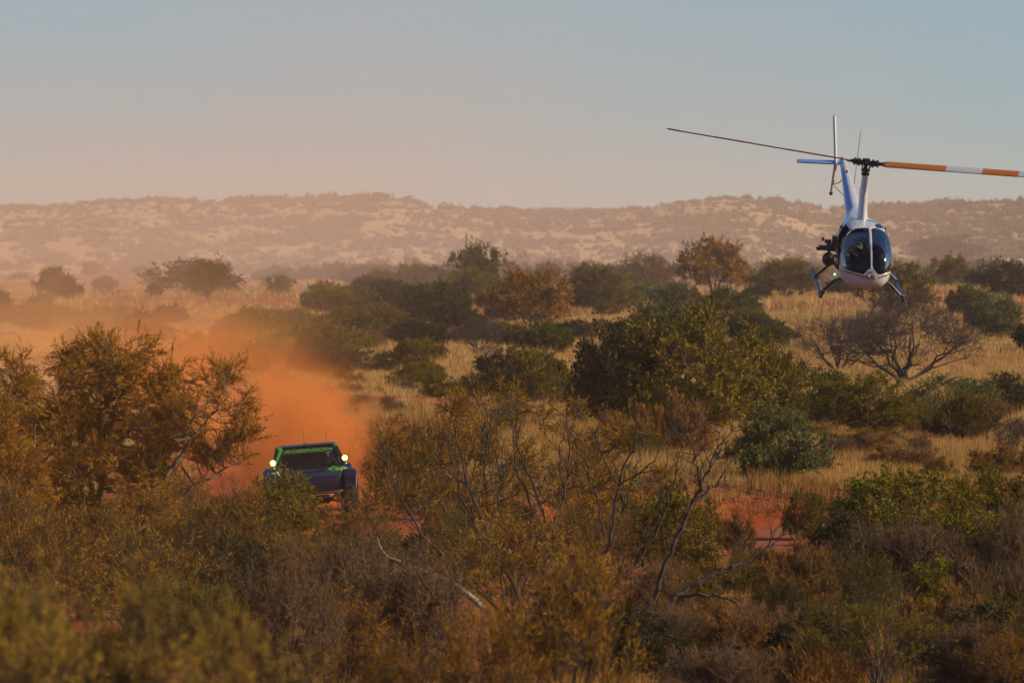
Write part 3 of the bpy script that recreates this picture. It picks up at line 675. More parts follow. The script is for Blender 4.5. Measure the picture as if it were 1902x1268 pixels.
sketch_tree('wispy_shrub', 'broad wispy golden shrub with thin dark stems filling the middle', 'shrub', 140, [
    [(1000, 1230, .05), (1012, 1110, .045), (1000, 1000, .035), (985, 930, .028), (958, 860, .02), (970, 775, .008)],
    [(985, 1210, .05), (925, 1110, .045, .3), (912, 1000, .035, .4), (900, 900, .028, .4), (905, 800, .018, .5), (882, 735, .008, .5)],
    [(1010, 1120, .04), (1065, 1050, .03, -.3), (1060, 960, .02, -.4), (1040, 850, .015, -.4), (1050, 790, .007, -.4)],
    [(1030, 1200, .05), (1140, 1110, .045), (1146, 1010, .038), (1155, 930, .03), (1122, 850, .02), (1108, 800, .015), (1132, 742, .007)],
    [(1155, 940, .025), (1182, 880, .018, .2), (1195, 800, .008, .3)], [(1140, 1105, .03), (1200, 1010, .025, -.3), (1230, 900, .015, -.4), (1240, 830, .007, -.4)],
    [(940, 1120, .035), (868, 1010, .028, -.3), (822, 930, .02, -.4), (775, 850, .008, -.5)], [(900, 1010, .03, .2), (850, 900, .02, .4), (830, 790, .008, .5)],
    [(930, 1130, .03, .4), (800, 1060, .022, .6), (720, 980, .015, .7), (690, 900, .008, .7)]],
    [(765, 835, 65, 45), (850, 765, 75, 38), (938, 745, 70, 35), (1020, 785, 75, 40), (1105, 815, 65, 45), (900, 855, 85, 48), (1005, 890, 90, 50), (1120, 915, 75, 50), (790, 925, 70, 50), (1200, 890, 55, 50), (1060, 985, 80, 45), (920, 970, 75, 45), (715, 920, 50, 40), (1225, 960, 45, 40)],
    BARKD, 'golden', 7, per=4.2, nleaf=8, lw=.015, wide=1.8)

# a leaning dead tree, bottom centre right
def limb_tree(name, label, D, stems, barkm, twig=True, seed=5):
    g = np.random.default_rng(seed); P0 = []; P1 = []; R0 = []; R1 = []
    bx = (stems[0][0][0] - 951) * D / F; bz = gz(bx, D)
    def W(p, q=0): return np.array([(p[0] - 951) * D / F - bx, q, CAM_Z + (HZ - p[1]) * D / F - bz])
    TP = []; TD = []
    for st in stems:
        pts = [W(p[:2], p[3] if len(p) > 3 else 0) for p in st]; rr = [p[2] for p in st]
        C = catmull(np.array(pts), 6); rc = np.interp(np.linspace(0, len(pts) - 1, len(C)), range(len(pts)), rr)
        C[1:-1] += g.normal(0, 0.02 if twig else .006, C[1:-1].shape)
        for i in range(len(C) - 1):
            P0.append(C[i]); P1.append(C[i + 1]); R0.append(rc[i]); R1.append(rc[i + 1])
            if twig and rc[i] < 0.035:
                for _ in range(1 if g.random() < .45 else 0):
                    d = unit(unit(C[i + 1] - C[i]) + g.normal(0, 0.6, 3) + [0, 0, .3]); l = g.uniform(.25, .8)
                    m = C[i] + d * l * .5 + g.normal(0, .04, 3); e = m + unit(d + g.normal(0, .3, 3)) * l * .6
                    P0 += [C[i], m]; P1 += [m, e]; R0 += [.011, .008]; R1 += [.008, .003]
                    for _ in range(3):
                        d3 = unit(d + g.normal(0, .6, 3)); P0.append(m); P1.append(m + d3 * l * .5); R0.append(.006); R1.append(.002)
    V, FA = tubes(P0, P1, R0, R1, 6)
    o = empty(name, (bx, D, bz)); tag(o, label, 'tree')
    lk(bpy.data.objects.new('trunk', npmesh('trunk', V, FA, barkm, smooth=True)), o)
limb_tree('leaning_dead_tree', 'dark dead tree leaning right with long bare limbs, lower centre right', 116, [
    [(1165, 1330, .09), (1185, 1200, .065), (1215, 1110, .048), (1250, 1010, .036), (1290, 930, .028), (1318, 870, .022), (1332, 825, .012), (1340, 790, .006)],
    [(1190, 1180, .06), (1270, 1100, .045, .3), (1340, 1065, .03, .4), (1400, 1040, .02, .6), (1440, 1010, .012, .7)],
    [(1200, 1150, .05), (1260, 1110, .035, -.2), (1330, 1105, .022, -.3), (1375, 1125, .012, -.4)],
    [(1290, 930, .03), (1330, 900, .02, .2), (1350, 870, .012, .3)],
    [(1300, 900, .03), (1290, 850, .014, -.3), (1275, 810, .007, -.4)]], BARKD, seed=4)
limb_tree('bare_fan_shrub', 'wide fan of thin bare dark branches standing in the middle foreground', 124, [
    [(1000, 1260, .055), (1005, 1120, .045), (1015, 1000, .035), (990, 900, .025), (960, 820, .015), (962, 745, .006)],
    [(995, 1200, .05), (960, 1100, .04, .2), (905, 1000, .03, .3), (870, 900, .02, .3), (845, 800, .008, .3)],
    [(1000, 1210, .05), (1070, 1100, .04, -.2), (1130, 1010, .03, -.3), (1150, 900, .022, -.3), (1180, 810, .014, -.3), (1185, 750, .006, -.3)],
    [(985, 1180, .04), (900, 1110, .03, -.3), (810, 1020, .022, -.4), (750, 930, .014, -.5), (720, 850, .006, -.5)],
    [(1040, 1150, .04), (1140, 1090, .03, .3), (1215, 1000, .022, .3), (1250, 900, .014, .4), (1270, 820, .006, .4)],
    [(1013, 1010, .03), (1045, 930, .022, .3), (1060, 850, .014, .4), (1050, 770, .006, .4)],
    [(1128, 1012, .025), (1110, 930, .018, .2), (1085, 860, .012, .2), (1095, 790, .006, .2)],
    [(905, 1000, .022, .3), (925, 920, .016, .4), (930, 840, .010, .4), (905, 770, .005, .4)],
    [(1152, 900, .018, -.3), (1215, 850, .012, -.5), (1240, 790, .005, -.5)],
    [(870, 905, .014, .3), (815, 860, .010, .4), (790, 800, .005, .4)]], BARKD, seed=14)
limb_tree('pale_fallen_limb', 'pale grey dead limb bent over left of the middle thicket', 112, [
    [(900, 1130, .06), (850, 1090, .05), (810, 1070, .04), (760, 1050, .03), (715, 1030, .022), (700, 1000, .012)],
    [(790, 1062, .03), (740, 1058, .02, -.1), (720, 1065, .012, -.2)]], BARKP, seed=8, twig=False)


# ------------------------------------------------------------------ filler plants
rng = np.random.default_rng(77)
TRUCKX, TRUCKY = -4.8, 174.0
KEEP = [(1480, 1850, 610, 760), (840, 1080, 655, 712), (1560, 1902, 640, 690), (60, 640, 562, 580), (1330, 1440, 655, 690)]
def blocked(x, D, wd, ztop):
    if D > 190:
        px_ = 951 + F * x / D; by = HZ + F * (CAM_Z - gz(x, D)) / D
        for a, b, c, d in KEEP:
            if a < px_ < b and c < by < d: return True
    if float(road_dist(np.array([x]), np.array([D]))[0]) < 3.3 + wd * 0.4: return True
    px = 951 + F * x / D; top = HZ - (ztop - CAM_Z) * F / D; hw = wd / 2 * F / D
    if D < 178 and px + hw > 480 and px - hw < 690 and top < 970: return True      # keeps the truck in view
    if 150 < D < 178 and px + hw > 1345 and px - hw < 1510 and top < 1000: return True
    if D < 150 and px + hw > 1345 and px - hw < 1500 and top < 1010: return True
    return False
LM = [(366, 'the lone domed tree'), (196, 'the bare forked tree'), (886, 'the tallest feathery tree'), (608, 'the leftmost bright green bush'), (990, 'the brown spreading tree'),
      (1206, 'the greyish thin tree'), (1326, 'the big rounded brown tree'), (1462, 'the tree left of the helicopter'), (1668, 'the tree behind the helicopter skids'), (1756, 'the umbrella-shaped dark tree'), (1870, 'the dark tree at the edge'), (40, 'the far left bare shrub'), (745, 'the low bush in the gap')]
LMM = [(474, 'the tall yellow-green bush'), (645, 'the smooth green bush'), (888, 'the dead fan-shaped shrub'), (1012, 'the low rounded bush'), (1290, 'the largest bush'), (1682, 'the large leafless tree'), (1782, 'the domed broom bush'), (60, 'the far left bare shrub'), (1452, 'the silvery green bush'), (780, 'the dark low bush')]
LMN = [(215, 'the tall feathery tree'), (385, 'the leaning feathery tree'), (30, 'the edge feathery tree'), (527, 'the leafy bush hiding the wheel'), (578, 'the racing truck'), (905, 'the tallest feathery shrub'), (1150, 'the right olive feathery shrub'), (1260, 'the olive bush by the track'), (1420, 'the red track'), (1545, 'the small green bush'), (1690, 'the broad green bush'), (1850, 'the corner reedy shrub'), (700, 'the shrub by the fender')]
ORD = ['first', 'second', 'third', 'fourth', 'fifth', 'sixth', 'seventh', 'eighth', 'ninth', 'tenth', 'eleventh', 'twelfth']
def relabel(objs, marks):
    """objs: (object, image column, short phrase); every filler is told from its likes by the landmark it stands beside"""
    cell = {}
    for o, px, ph in objs:
        m = min(marks, key=lambda a: abs(a[0] - px)); side = 'left' if px < m[0] else 'right'
        cell.setdefault((ph, m[1], side), []).append((abs(px - m[0]), o))
    for (ph, m, side), l in cell.items():
        l.sort(key=lambda a: a[0])
        for i, (d, o) in enumerate(l):
            o['label'] = '%s, %s to the %s of %s' % (ph, ORD[min(i, 11)], side, m) if len(l) > 1 else '%s just %s of %s' % (ph, side, m)
MADE = {}
def scatter(kinds, n, D0, D1, h0, h1, pxr=(-120, 2020), dens=None, leafs=(None,), seed=1, marks=None):
    g = np.random.default_rng(seed); c = 0; tries = 0; made = []
    while c < n and tries < n * 40:
        tries += 1
        D = math.sqrt(g.uniform(D0 * D0, D1 * D1)); px = g.uniform(*pxr); x = (px - 951) * D / F
        if dens and g.random() > dens(px, D): continue
        kn, lab, grp, lf = kinds[int(g.integers(len(kinds)))]
        h = g.uniform(h0, h1) * (KIND[kn]['H'] / 2.5) ** .5; wd = h * KIND[kn]['R'] * 2 / KIND[kn]['H'] * g.uniform(.85, 1.35)
        if blocked(x, D, wd, gz(x, D) + h): continue
        if any((x - a) ** 2 + (D - b) ** 2 < ((wd / 2 + r) * .55) ** 2 for a, b, r in PLACED): continue
        top = HZ - (gz(x, D) + h - CAM_Z) * F / D
        o = put(kn, px, D, wd * F / D, top, lab, group=grp, var=int(g.integers(9)), rot=g.uniform(0, 6.28), leaf=lf)
        made.append((o, px, lab)); c += 1
    MADE.setdefault(id(marks), (marks, []))[1].extend(made)
def patchy(seed, thr, sc=1.0):
    return lambda px, D: 1.0 if float(vnoise(np.array([px / 110 * sc]), np.array([math.log(D) * 7]), seed)[0]) > thr else 0.05
farbelt = [('farround', 'dark far rounded bush', 'bushes of the distant scrub belt', 'dark'),
           ('farround', 'green far rounded bush', 'green bushes of the distant scrub belt', 'green'),
           ('farbrown', 'small olive-brown far tree', 'small trees of the distant scrub belt', None),
           ('farmulga', 'olive far tree', 'olive trees of the distant scrub belt', None),
           ('fargrey', 'grey twiggy far bush', 'grey bushes of the distant scrub belt', None)]
scatter(farbelt, 135, 850, 1900, 1.8, 3.9, dens=lambda px, D: .35 if px < 480 else (1.0 if D > 1000 else .5), seed=3, marks=LM)
scatter(farbelt, 45, 560, 900, 1.2, 3.2, dens=patchy(4, .5), seed=5, marks=LM)
mid = [('fargrey', 'small grey bush in golden grass', 'small grey bushes in the golden grass', None),
       ('farround', 'small green bush in golden grass', 'small green bushes in the golden grass', 'olive'),
       ('farround', 'small dark bush in golden grass', 'small dark bushes in the golden grass', 'dark')]
scatter(mid, 100, 330, 640, .8, 2.1, dens=patchy(6, .42), seed=7, marks=LMM)
near = [('rust', 'low orange shrub beyond the track', 'low orange shrubs beyond the track', 'rust'), ('mauve', 'low greyish shrub beyond the track', 'low twiggy shrubs beyond the track', None),
         ('rust', 'low rusty shrub beyond the track', 'low rusty shrubs beyond the track', None),
         ('olive', 'low olive bush beyond the track', 'low olive bushes beyond the track', None)]
scatter(near, 150, 180, 330, .3, .9, seed=9, marks=LMM)
front = [('mauve', 'low twiggy near shrub', 'twiggy shrubs this side of the track', None),
         ('rust', 'low rusty near shrub', 'rusty shrubs this side of the track', None),
         ('wisp', 'feathery brown near shrub', 'feathery shrubs this side of the track', None),
         ('wispo', 'feathery olive near shrub', 'olive shrubs this side of the track', None),
         ('dark', 'low dark near bush', 'dark bushes this side of the track', None)]
scatter(front, 70, 98, 160, .5, 1.4, pxr=(-100, 1240), seed=11, marks=LMN)
scatter(front, 80, 98, 158, .35, 1.25, pxr=(1240, 2000), seed=12, marks=LMN)
for mk_, l_ in MADE.values(): relabel(l_, mk_)

# ------------------------------------------------------------------ grass (uncountable: one object)
def grassmat():
    m = leafmat('dry_grass', (0.28, 0.135, 0.035), (0.60, 0.41, 0.15), trans=.35, scale=.12); return m
def build_grass():
    g = np.random.default_rng(21)
    Vs = []; Fs = []; tones = []; nb = 0
    def zone(n, D0, D1, blades, h, wd, spread, seed, thr, red=0.0, pxr=(-150, 2050)):
        nonlocal nb
        D = np.sqrt(g.uniform(D0 * D0, D1 * D1, n)); px = g.uniform(*pxr, n); x = (px - 951) * D / F
        keep = (road_dist(x, D) > 2.6 + .8 * vnoise(x, D, 8)) & (fbm(x / 9, D / 16, seed, 3) + .55 * fbm(x / 1.3, D / 2.6, seed + 9, 2) > thr)
        keep &= ~((px > 1335) & (px < 1530) & (D > 148) & (D < 171))
        x = x[keep]; D = D[keep]; n = len(x); z = ground(x, D)
        hs = h * g.uniform(.55, 1.35, n) * (0.75 + 0.8 * vnoise(x / 6, D / 10, 41))
        k = np.repeat(np.arange(n), blades); m = len(k)
        bx = x[k] + g.normal(0, spread * .45, m); by = D[k] + g.normal(0, spread * .45, m)
        az = g.uniform(0, 2 * np.pi, m); le = g.uniform(.05, .55, m) ** 1.0; hh = hs[k] * g.uniform(.6, 1.15, m)
        tip = np.stack([bx + np.cos(az) * hh * le, by + np.sin(az) * hh * le, z[k] + hh * np.sqrt(1 - le ** 2 * .6)], -1)
        a2 = g.uniform(0, 2 * np.pi, m); w2 = wd * g.uniform(.6, 1.4, m) / 2
        p = np.stack([bx, by, z[k] - .03], -1); s = np.stack([np.cos(a2) * w2, np.sin(a2) * w2, 0 * w2], -1)
        Vs.append(np.stack([p - s, p + s, tip], 1).reshape(-1, 3)); Fs.append(np.arange(3 * m).reshape(-1, 3) + nb); nb += 3 * m
        tones.append(np.clip(g.random(m) * .8 + (g.normal(0, .3, n))[k] - red, -1, 1.4))
    zone(9000, 96, 172, 16, .28, .016, .30, 51, .05, red=.75)
    zone(9500, 170, 250, 22, .28, .018, .32, 52, -.22, red=.4)
    zone(12000, 250, 400, 16, .33, .026, .40, 53, -.20, red=.05)
    zone(20000, 400, 700, 9, .44, .045, .5, 54, -.22)
    zone(22000, 700, 1500, 6, .65, .09, .9, 55, -.18)
    zone(3600, 171, 186, 20, .30, .016, .30, 57, -.5, red=.6, pxr=(950, 2050))
    zone(3500, 186, 260, 18, .32, .018, .30, 58, -.3, red=.85)
    me = npmesh('grass', np.concatenate(Vs), np.concatenate(Fs), grassmat(), attr=np.concatenate(tones))
    tag(lk(bpy.data.objects.new('grass', me)), kind='stuff')
build_grass()
# ------------------------------------------------------------------ scrub on the hills
def build_hillscrub():
    g = np.random.default_rng(31)
    N = 80000
    y = np.sqrt(g.uniform(2000 ** 2, 4300 ** 2, N)); px = g.uniform(-350, 2250, N); x = (px - 951) * y / F
    dens = .55 * fbm(x / 40, y / 300, 61, 3) + .8 * fbm(x / 9, y / 90, 65, 3)
    ridge = np.exp(-((y - 3800) / 260) ** 2)
    keep = (dens > g.uniform(-.14, .34, N) + .06 + .12 * sstep(3000, 3800, y)) | (g.random(N) < .045)
    x = x[keep]; y = y[keep]; n = len(x); z = hillz(x, y)
    R = (g.uniform(.6, 1.9, n) ** 1.0 + 1.0 * ridge[keep]) * (0.8 + .7 * vnoise(x / 60, y / 200, 5)); H = R * g.uniform(.75, 1.25, n)
    m1 = leafmat('hill_scrub_leaf', (0.045, 0.032, 0.017), (0.13, 0.088, 0.042), trans=.15, scale=.05)
    # individual ones: the largest 280 in view
    ppx = 951 + F * x / y; vis = (ppx > -10) & (ppx < 1912)
    order = np.argsort(-(R * H / y ** 2) * vis)
    big = order[:280]; rest = order[280:]
    NQ = 30
    def proto(seed):
        q = np.random.default_rng(seed); u = unit(q.normal(size=(NQ, 3))); u[:, 2] = np.abs(u[:, 2]); c = u * q.uniform(.5, .95, (NQ, 1))
        c[:, 2] *= 1.0; az = np.arctan2(u[:, 1], u[:, 0]); c *= (1 + .25 * np.sin(3 * az + seed))[:, None]
        a = unit(q.normal(size=(NQ, 3))); b = unit(np.cross(a, q.normal(size=(NQ, 3)))); s = q.uniform(.17, .34, (NQ, 1))
        V = np.stack([c + a * s, c + b * s, c - a * s, c - b * s], 1).reshape(-1, 3); V[:, 2] = np.maximum(V[:, 2], -.1)
        return V
    PR = [proto(i) for i in range(8)]
    FQ = np.arange(4 * NQ).reshape(-1, 4)
    pm = [npmesh('bush', v, FQ, m1, attr=np.random.default_rng(i).random(NQ)) for i, v in enumerate(PR)]
    for j, i in enumerate(big):
        o = bpy.data.objects.new('hillside_bush', pm[j % 8]); o.location = (x[i], y[i], z[i]); o.scale = (R[i], R[i], H[i]); o.rotation_euler = (0, 0, g.uniform(0, 6.28))
        tag(lk(o), 'dark bush standing apart in the dry grass of the hazy hillside', 'bush', 'bushes standing on the hazy hillside')
    sel = g.integers(0, 8, len(rest)); base = np.stack([PR[i] for i in range(8)])
    V = base[sel] * np.stack([R[rest], R[rest], H[rest]], -1)[:, None, :] + np.stack([x[rest], y[rest], z[rest]], -1)[:, None, :]
    FA = (np.arange(len(rest))[:, None, None] * 4 * NQ + FQ[None]).reshape(-1, 4)
    me = npmesh('hillside_scrub', V.reshape(-1, 3), FA, m1, attr=np.repeat(g.random(len(rest)), NQ))
    tag(lk(bpy.data.objects.new('hillside_scrub', me)), kind='stuff')
build_hillscrub()
# ------------------------------------------------------------------ people
def grow_body(name, joints, edges, mats, parent=None, root=0, sub=2):
    """one continuous skinned surface: joints = [(x,y,z,r)], edges between them"""
    me = bpy.data.meshes.new(name); me.from_pydata([j[:3] for j in joints], edges, [])
    o = bpy.data.objects.new(name, me); lk(o, parent)
    s = o.modifiers.new('skin', 'SKIN'); s.use_smooth_shade = True
    for i, j in enumerate(joints):
        d = me.skin_vertices[0].data[i]; r = j[3]; d.radius = (r, r) if not isinstance(r, tuple) else r; d.use_root = (i == root)
    m = o.modifiers.new('sub', 'SUBSURF'); m.levels = sub; m.render_levels = sub
    for mt in mats: me.materials.append(mt)
    dg = bpy.context.evaluated_depsgraph_get(); dg.update()
    me2 = bpy.data.meshes.new_from_object(o.evaluated_get(dg)); o.modifiers.clear(); o.data = me2
    return o
SKIN = mat('skin', (0.42, 0.24, 0.16), .55, var=.12, scale=12)
def seated_person(label, loc, rz, parent_rot, shirt, trousers, arm_l, arm_r, headgear, hat_mat, extra=None, knee=.42, name='person'):
    """seated figure facing -Y, origin at the seat surface under the hips. arm_x: (elbow, wrist) points"""
    J = [(0, 0, .10, .15), (0, .02, .24, .14), (0, .04, .40, .16), (0, .04, .50, .13), (0, .03, .575, .06), (0, .0, .66, .055)]
    E = [(0, 1), (1, 2), (2, 3), (3, 4), (4, 5)]
    def add(p, frm): J.append(p); E.append((frm, len(J) - 1)); return len(J) - 1
    hands = []
    for sx, (el, wr) in ((-1, arm_l), (1, arm_r)):
        a = add((sx * .17, .03, .49, .065), 3); b = add((*el, .045), a); c = add((*wr, .030), b)
        d = (Vector(wr) - Vector(el)).normalized(); side = d.cross(Vector((0, 0, 1))).normalized() * sx; dn = d.cross(side) * sx
        pm = Vector(wr) + d * .055; p = add((*pm, .030), c); hands.append((pm, d, side, dn))
    for sx in (-1, 1):
        h = add((sx * .09, -.03, .09, .095), 0); k = add((sx * .13, -knee, .14, .065), h); f = add((sx * .13, -knee - .10, -.27, .042), k); add((sx * .13, -knee - .26, -.30, .035), f)
    o = grow_body(name, J, E, [shirt, trousers, SKIN])
    me = o.data
    for p in me.polygons:
        c = p.center
        hd = min(((c - (h[0])).length for h in hands), default=9)
        p.material_index = 2 if (c.z > .60 or hd < .06) else (1 if (c.z < .17 and c.y < .0) or c.z < .06 else 0)
        p.use_smooth = True
    # fingers and head merged in the same mesh
    bm = bmesh.new(); bm.from_mesh(me)
    b = MB(); b.mi = 2
    for pm, d, side, dn in hands:
        for i, (off, ln) in enumerate(((-.027, .068), (-.009, .076), (.009, .071), (.027, .055))):
            s0 = pm + d * .028 + side * off; s1 = s0 + d * ln * .45 - dn * .006; s2 = s1 + d * ln * .25 + dn * .02; s3 = s2 + d * ln * .08 + dn * .022
            b.tube([s0, s1, s2, s3], [.0095, .009, .008, .006], 6)
        t0 = pm - side * .025; b.tube([t0, t0 - side * .024 + d * .02, t0 - side * .028 + d * .048 + dn * .01], [.011, .010, .007], 6)
    def face(p):
        x, y, z = p
        yy = y * (1.0 if y > 0 else .94)
        xx = x * (1 - .22 * max(0, -z)) 
        if y < -.2 and abs(x) < .16 and -.35 < z < .12: yy -= .20 * (1 - abs(x) / .16) * (1 - (z + .12) / .24 if z > -.12 else 1 - (-.12 - z) / .23)   # nose
        if y < -.5 and .10 < z < .28 and .15 < abs(x) < .5: yy += .07                   # eye sockets
        if y < -.5 and -.55 < z < -.45 and abs(x) < .25: yy -= .05                      # lips
        if y < 0 and z < -.75: yy -= .10                                                # chin
        return (xx, yy, z)
    b.ball((0, -.015, .745), (.077, .098, .118), 28, 22, f=face)
    for sx in (-1, 1): b.ball((sx * .078, .005, .745), (.012, .022, .032), 8, 6)
    nv = len(bm.verts); vs = [bm.verts.new(v) for v in b.v]
    for f in b.f:
        try: ff = bm.faces.new([vs[i] for i in f]); ff.material_index = 2; ff.smooth = True
        except ValueError: pass
    bm.to_mesh(me); bm.free()
    h = MB()
    headgear(h)
    ho = h.build('helmet' if hat_mat[1] == 'helmet' else 'headset', hat_mat[0], o, smooth=True)
    o.location = loc; o.rotation_euler = parent_rot
    tag(o, label, 'person')
    return o

# ------------------------------------------------------------------ racing truck
NAVY = mat('navy_gloss_paint', (0.004, 0.005, 0.020), .42, spec=.35, var=.4, scale=3, coat=.04)
GREENP = mat('green_paint', (0.06, 0.36, 0.03), .35, var=.15, scale=4, coat=.2)
BLACKP = mat('matt_black', (0.012, 0.011, 0.012), .6, var=.3, scale=6)
STEEL = mat('dusty_steel', (0.30, 0.28, 0.27), .4, metal=.8, var=.2, scale=8)
RUBBER = mat('dusty_rubber', (0.018, 0.013, 0.011), .9, var=.4, scale=9, bump=.4)
LAMP = emat('lamp_glow', (1.0, 0.95, 0.42), 14)
LAMP2 = emat('lamp_rim_glow', (0.70, 0.80, 0.04), 1.3)
LETTER = mat('green_lettering', (0.07, 0.30, 0.012), .4, var=.1, scale=10)
DGLASS = mat('smoked_glass', (0.004, 0.004, 0.005), .08, var=.2, scale=2)

def text_mesh(txt, size, shear=0.3, ext=.004, offset=.012):
    c = bpy.data.curves.new('lettering', 'FONT'); c.body = txt; c.size = size; c.shear = shear; c.extrude = ext; c.offset = offset * size
    c.align_x = 'CENTER'; c.align_y = 'CENTER'
    o = bpy.data.objects.new('lettering', c); COL.objects.link(o); dg = bpy.context.evaluated_depsgraph_get(); dg.update()
    me = bpy.data.meshes.new_from_object(o.evaluated_get(dg)); bpy.data.objects.remove(o); return me

def build_truck():
    z0 = gz(TRUCKX, TRUCKY)
    T = empty('racing_truck', (TRUCKX - .07, TRUCKY, CAM_Z + (HZ - 968) * TRUCKY / F), (math.radians(-1), math.radians(-4.3), math.radians(3)))
    tag(T, 'dark racing truck with green trim and glowing pillar lamps, driving out of orange dust', 'truck')
    def ring(y, hw, zb, zt, rad=.10, n=4):
        pts = []
        for (cx, cz, a0) in ((hw - rad, zt - rad, 0), (-hw + rad, zt - rad, 90), (-hw + rad, zb + rad, 180), (hw - rad, zb + rad, 270)):
            for k in range(n + 1):
                a = math.radians(a0 + 90 * k / n); pts.append((cx + rad * math.cos(a), y, cz + rad * math.sin(a)))
        return pts
    # hood and nose: narrow centre shell
    b = MB(); b.loft([ring(-2.02, .62, .84, 1.02, .07), ring(-1.95, .74, .80, 1.12, .08), ring(-1.6, .80, .78, 1.20, .08), ring(-1.0, .83, .78, 1.26, .08), ring(-.45, .88, .78, 1.33, .06)], cap=True)
    hood = b.build('hood', NAVY, T, smooth=True)
    v = MB(); v.box((0, -1.2, 1.265), (.5, .42, .05), taper=.7); v.build('hood_scoop', BLACKP, hood, bevel=.01)
    # side fenders flaring over the wheels
    for s in (-1, 1):
        b = MB(); rings = []
        for i in range(13):
            t = i / 12; a = math.pi * (.02 + .96 * t); y = -1.45 - .66 * math.cos(a); z = .78 + .47 * math.sin(a) ** .75
            w = .30
            rings.append([(s * .80, y, z + .02), (s * (.80 + w * .6), y, z + .03), (s * (.80 + w), y, z - .02), (s * (.82 + w), y, z - .10 - .18 * math.sin(a)), (s * (.80 + w - .04), y, z - .10 - .18 * math.sin(a)), (s * (.80 + w - .05), y, z - .05), (s * .80, y, z - .03)])
        b.loft(rings, cap=True); b.build('fender', NAVY, T, smooth=True)
        b = MB(); b.box((s * .97, -2.06, .92), (.30, .05, .30), taper=.9); b.build('fender_front', NAVY, T, bevel=.015)
        b = MB(); b.tube([(s * 1.06, -2.10, .76), (s * 1.08, -2.10, 1.10)], .018, 8); b.build('fender_edge_strip', STEEL, T, smooth=True)
    # grille, bumper, skid plate
    b = MB()
    b.box((0, -2.00, .86), (1.36, .06, .24))
    for k in range(5): b.box((0, -2.045, .78 + k * .045), (1.2, .02, .014))
    b.build('grille', BLACKP, T, bevel=.006)
    b = MB(); b.tube([(-.72, -2.1, .74), (-.6, -2.2, .72), (.6, -2.2, .72), (.72, -2.1, .74)], .035, 10); b.tube([(-.5, -2.19, .60), (.5, -2.19, .60)], .03, 10)
    for s in (-1, 1): b.tube([(s * .5, -2.19, .60), (s * .6, -2.2, .72)], .03, 8); b.tube([(s * .5, -2.19, .60), (s * .4, -1.6, .5)], .03, 8)
    b.build('bumper', BLACKP, T, smooth=True)
    b = MB(); b.box((0, -1.9, .56), (.8, .5, .02), rot=Matrix.Rotation(math.radians(-25), 3, 'X')); b.build('skid_plate', BLACKP, T, bevel=.004)
    # cab
    cab = MB()
    def cr(y, hwb, hwt, zb, zt): return [(-hwb, y, zb), (-hwt, y + 0, zt), (hwt, y + 0, zt), (hwb, y, zb)]
    # roof slab, doors, back wall as one shell
    rf = MB(); rf.loft([[(-.66, .02, 1.80), (-.60, 0, 1.86), (.60, 0, 1.86), (.66, .02, 1.80), (.6, .03, 1.79), (-.6, .03, 1.79)], [(-.74, .5, 1.83), (-.68, .5, 1.90), (.68, .5, 1.90), (.74, .5, 1.83), (.68, .5, 1.82), (-.68, .5, 1.82)],
                       [(-.74, 1.2, 1.80), (-.68, 1.2, 1.87), (.68, 1.2, 1.87), (.74, 1.2, 1.80), (.68, 1.2, 1.79), (-.68, 1.2, 1.79)]], cap=True)
    roof = rf.build('roof', NAVY, T, smooth=True)
    for s in (-1, 1): gc = MB(); gc.box((s * .69, .06, 1.83), (.10, .12, .08)); gc.build('roof_corner_trim', GREENP, roof, bevel=.015)
    for s in (-1, 1):
        d = MB(); d.loft([[(s * .90, -.42, .62), (s * .90, -.42, 1.30), (s * .84, -.42, 1.30), (s * .84, -.42, .62)], [(s * .92, .4, .62), (s * .92, .4, 1.32), (s * .86, .4, 1.32), (s * .86, .4, .62)], [(s * .92, 1.15, .62), (s * .92, 1.15, 1.34), (s * .86, 1.15, 1.34), (s * .86, 1.15, .62)]], cap=True)
        dr = d.build('door', NAVY, T, smooth=True)
        g = MB(); g.box((s * .95, .2, 1.0), (.008, .6, .10)); g.build('door_stripe', GREENP, dr)
        p = MB(); p.loft([[(s * .86, -.46, 1.31), (s * .93, -.42, 1.31), (s * .93, -.30, 1.31), (s * .88, -.32, 1.31)], [(s * .60, .0, 1.82), (s * .69, .02, 1.82), (s * .69, .12, 1.82), (s * .62, .10, 1.82)]], cap=True)
        p.build('windscreen_pillar', GREENP if s < 0 else NAVY, T, bevel=.01)
        p = MB(); p.box((s * .80, 1.17, 1.58), (.06, .10, .56), rot=Matrix.Rotation(s * math.radians(-14), 3, 'Y')); p.build('rear_pillar', NAVY, T, bevel=.01)
        n = MB()
        for k in range(6): n.tube([(s * .905, -.25 + k * .24, 1.33), (s * .74, .1 + k * .2, 1.80)], .008, 5)
        for k in range(4): n.tube([(s * (.88 - k * .04), -.3, 1.40 + k * .11), (s * (.88 - k * .04), 1.1, 1.40 + k * .11)], .008, 5)
        n.build('window_net', BLACKP, T)
    w_ = MB(); w_.loft([[(-.87, -.42, 1.325), (.87, -.42, 1.325)], [(-.62, .03, 1.795), (.62, .03, 1.795)]], closed=False)
    gm = bpy.data.materials.new('truck_glass'); gm.use_nodes = True; t = gm.node_tree; bs = t.nodes['Principled BSDF']; bs.inputs['Base Color'].default_value = (.01, .01, .012, 1); bs.inputs['Roughness'].default_value = .05
    tr = t.nodes.new('ShaderNodeBsdfTransparent'); tr.inputs[0].default_value = (.45, .42, .4, 1); mx = t.nodes.new('ShaderNodeMixShader'); mx.inputs[0].default_value = .6
    t.links.new(bs.outputs[0], mx.inputs[1]); t.links.new(tr.outputs[0], mx.inputs[2]); t.links.new(mx.outputs[0], t.nodes['Material Output'].inputs[0])
    w_.build('windscreen', gm, T)
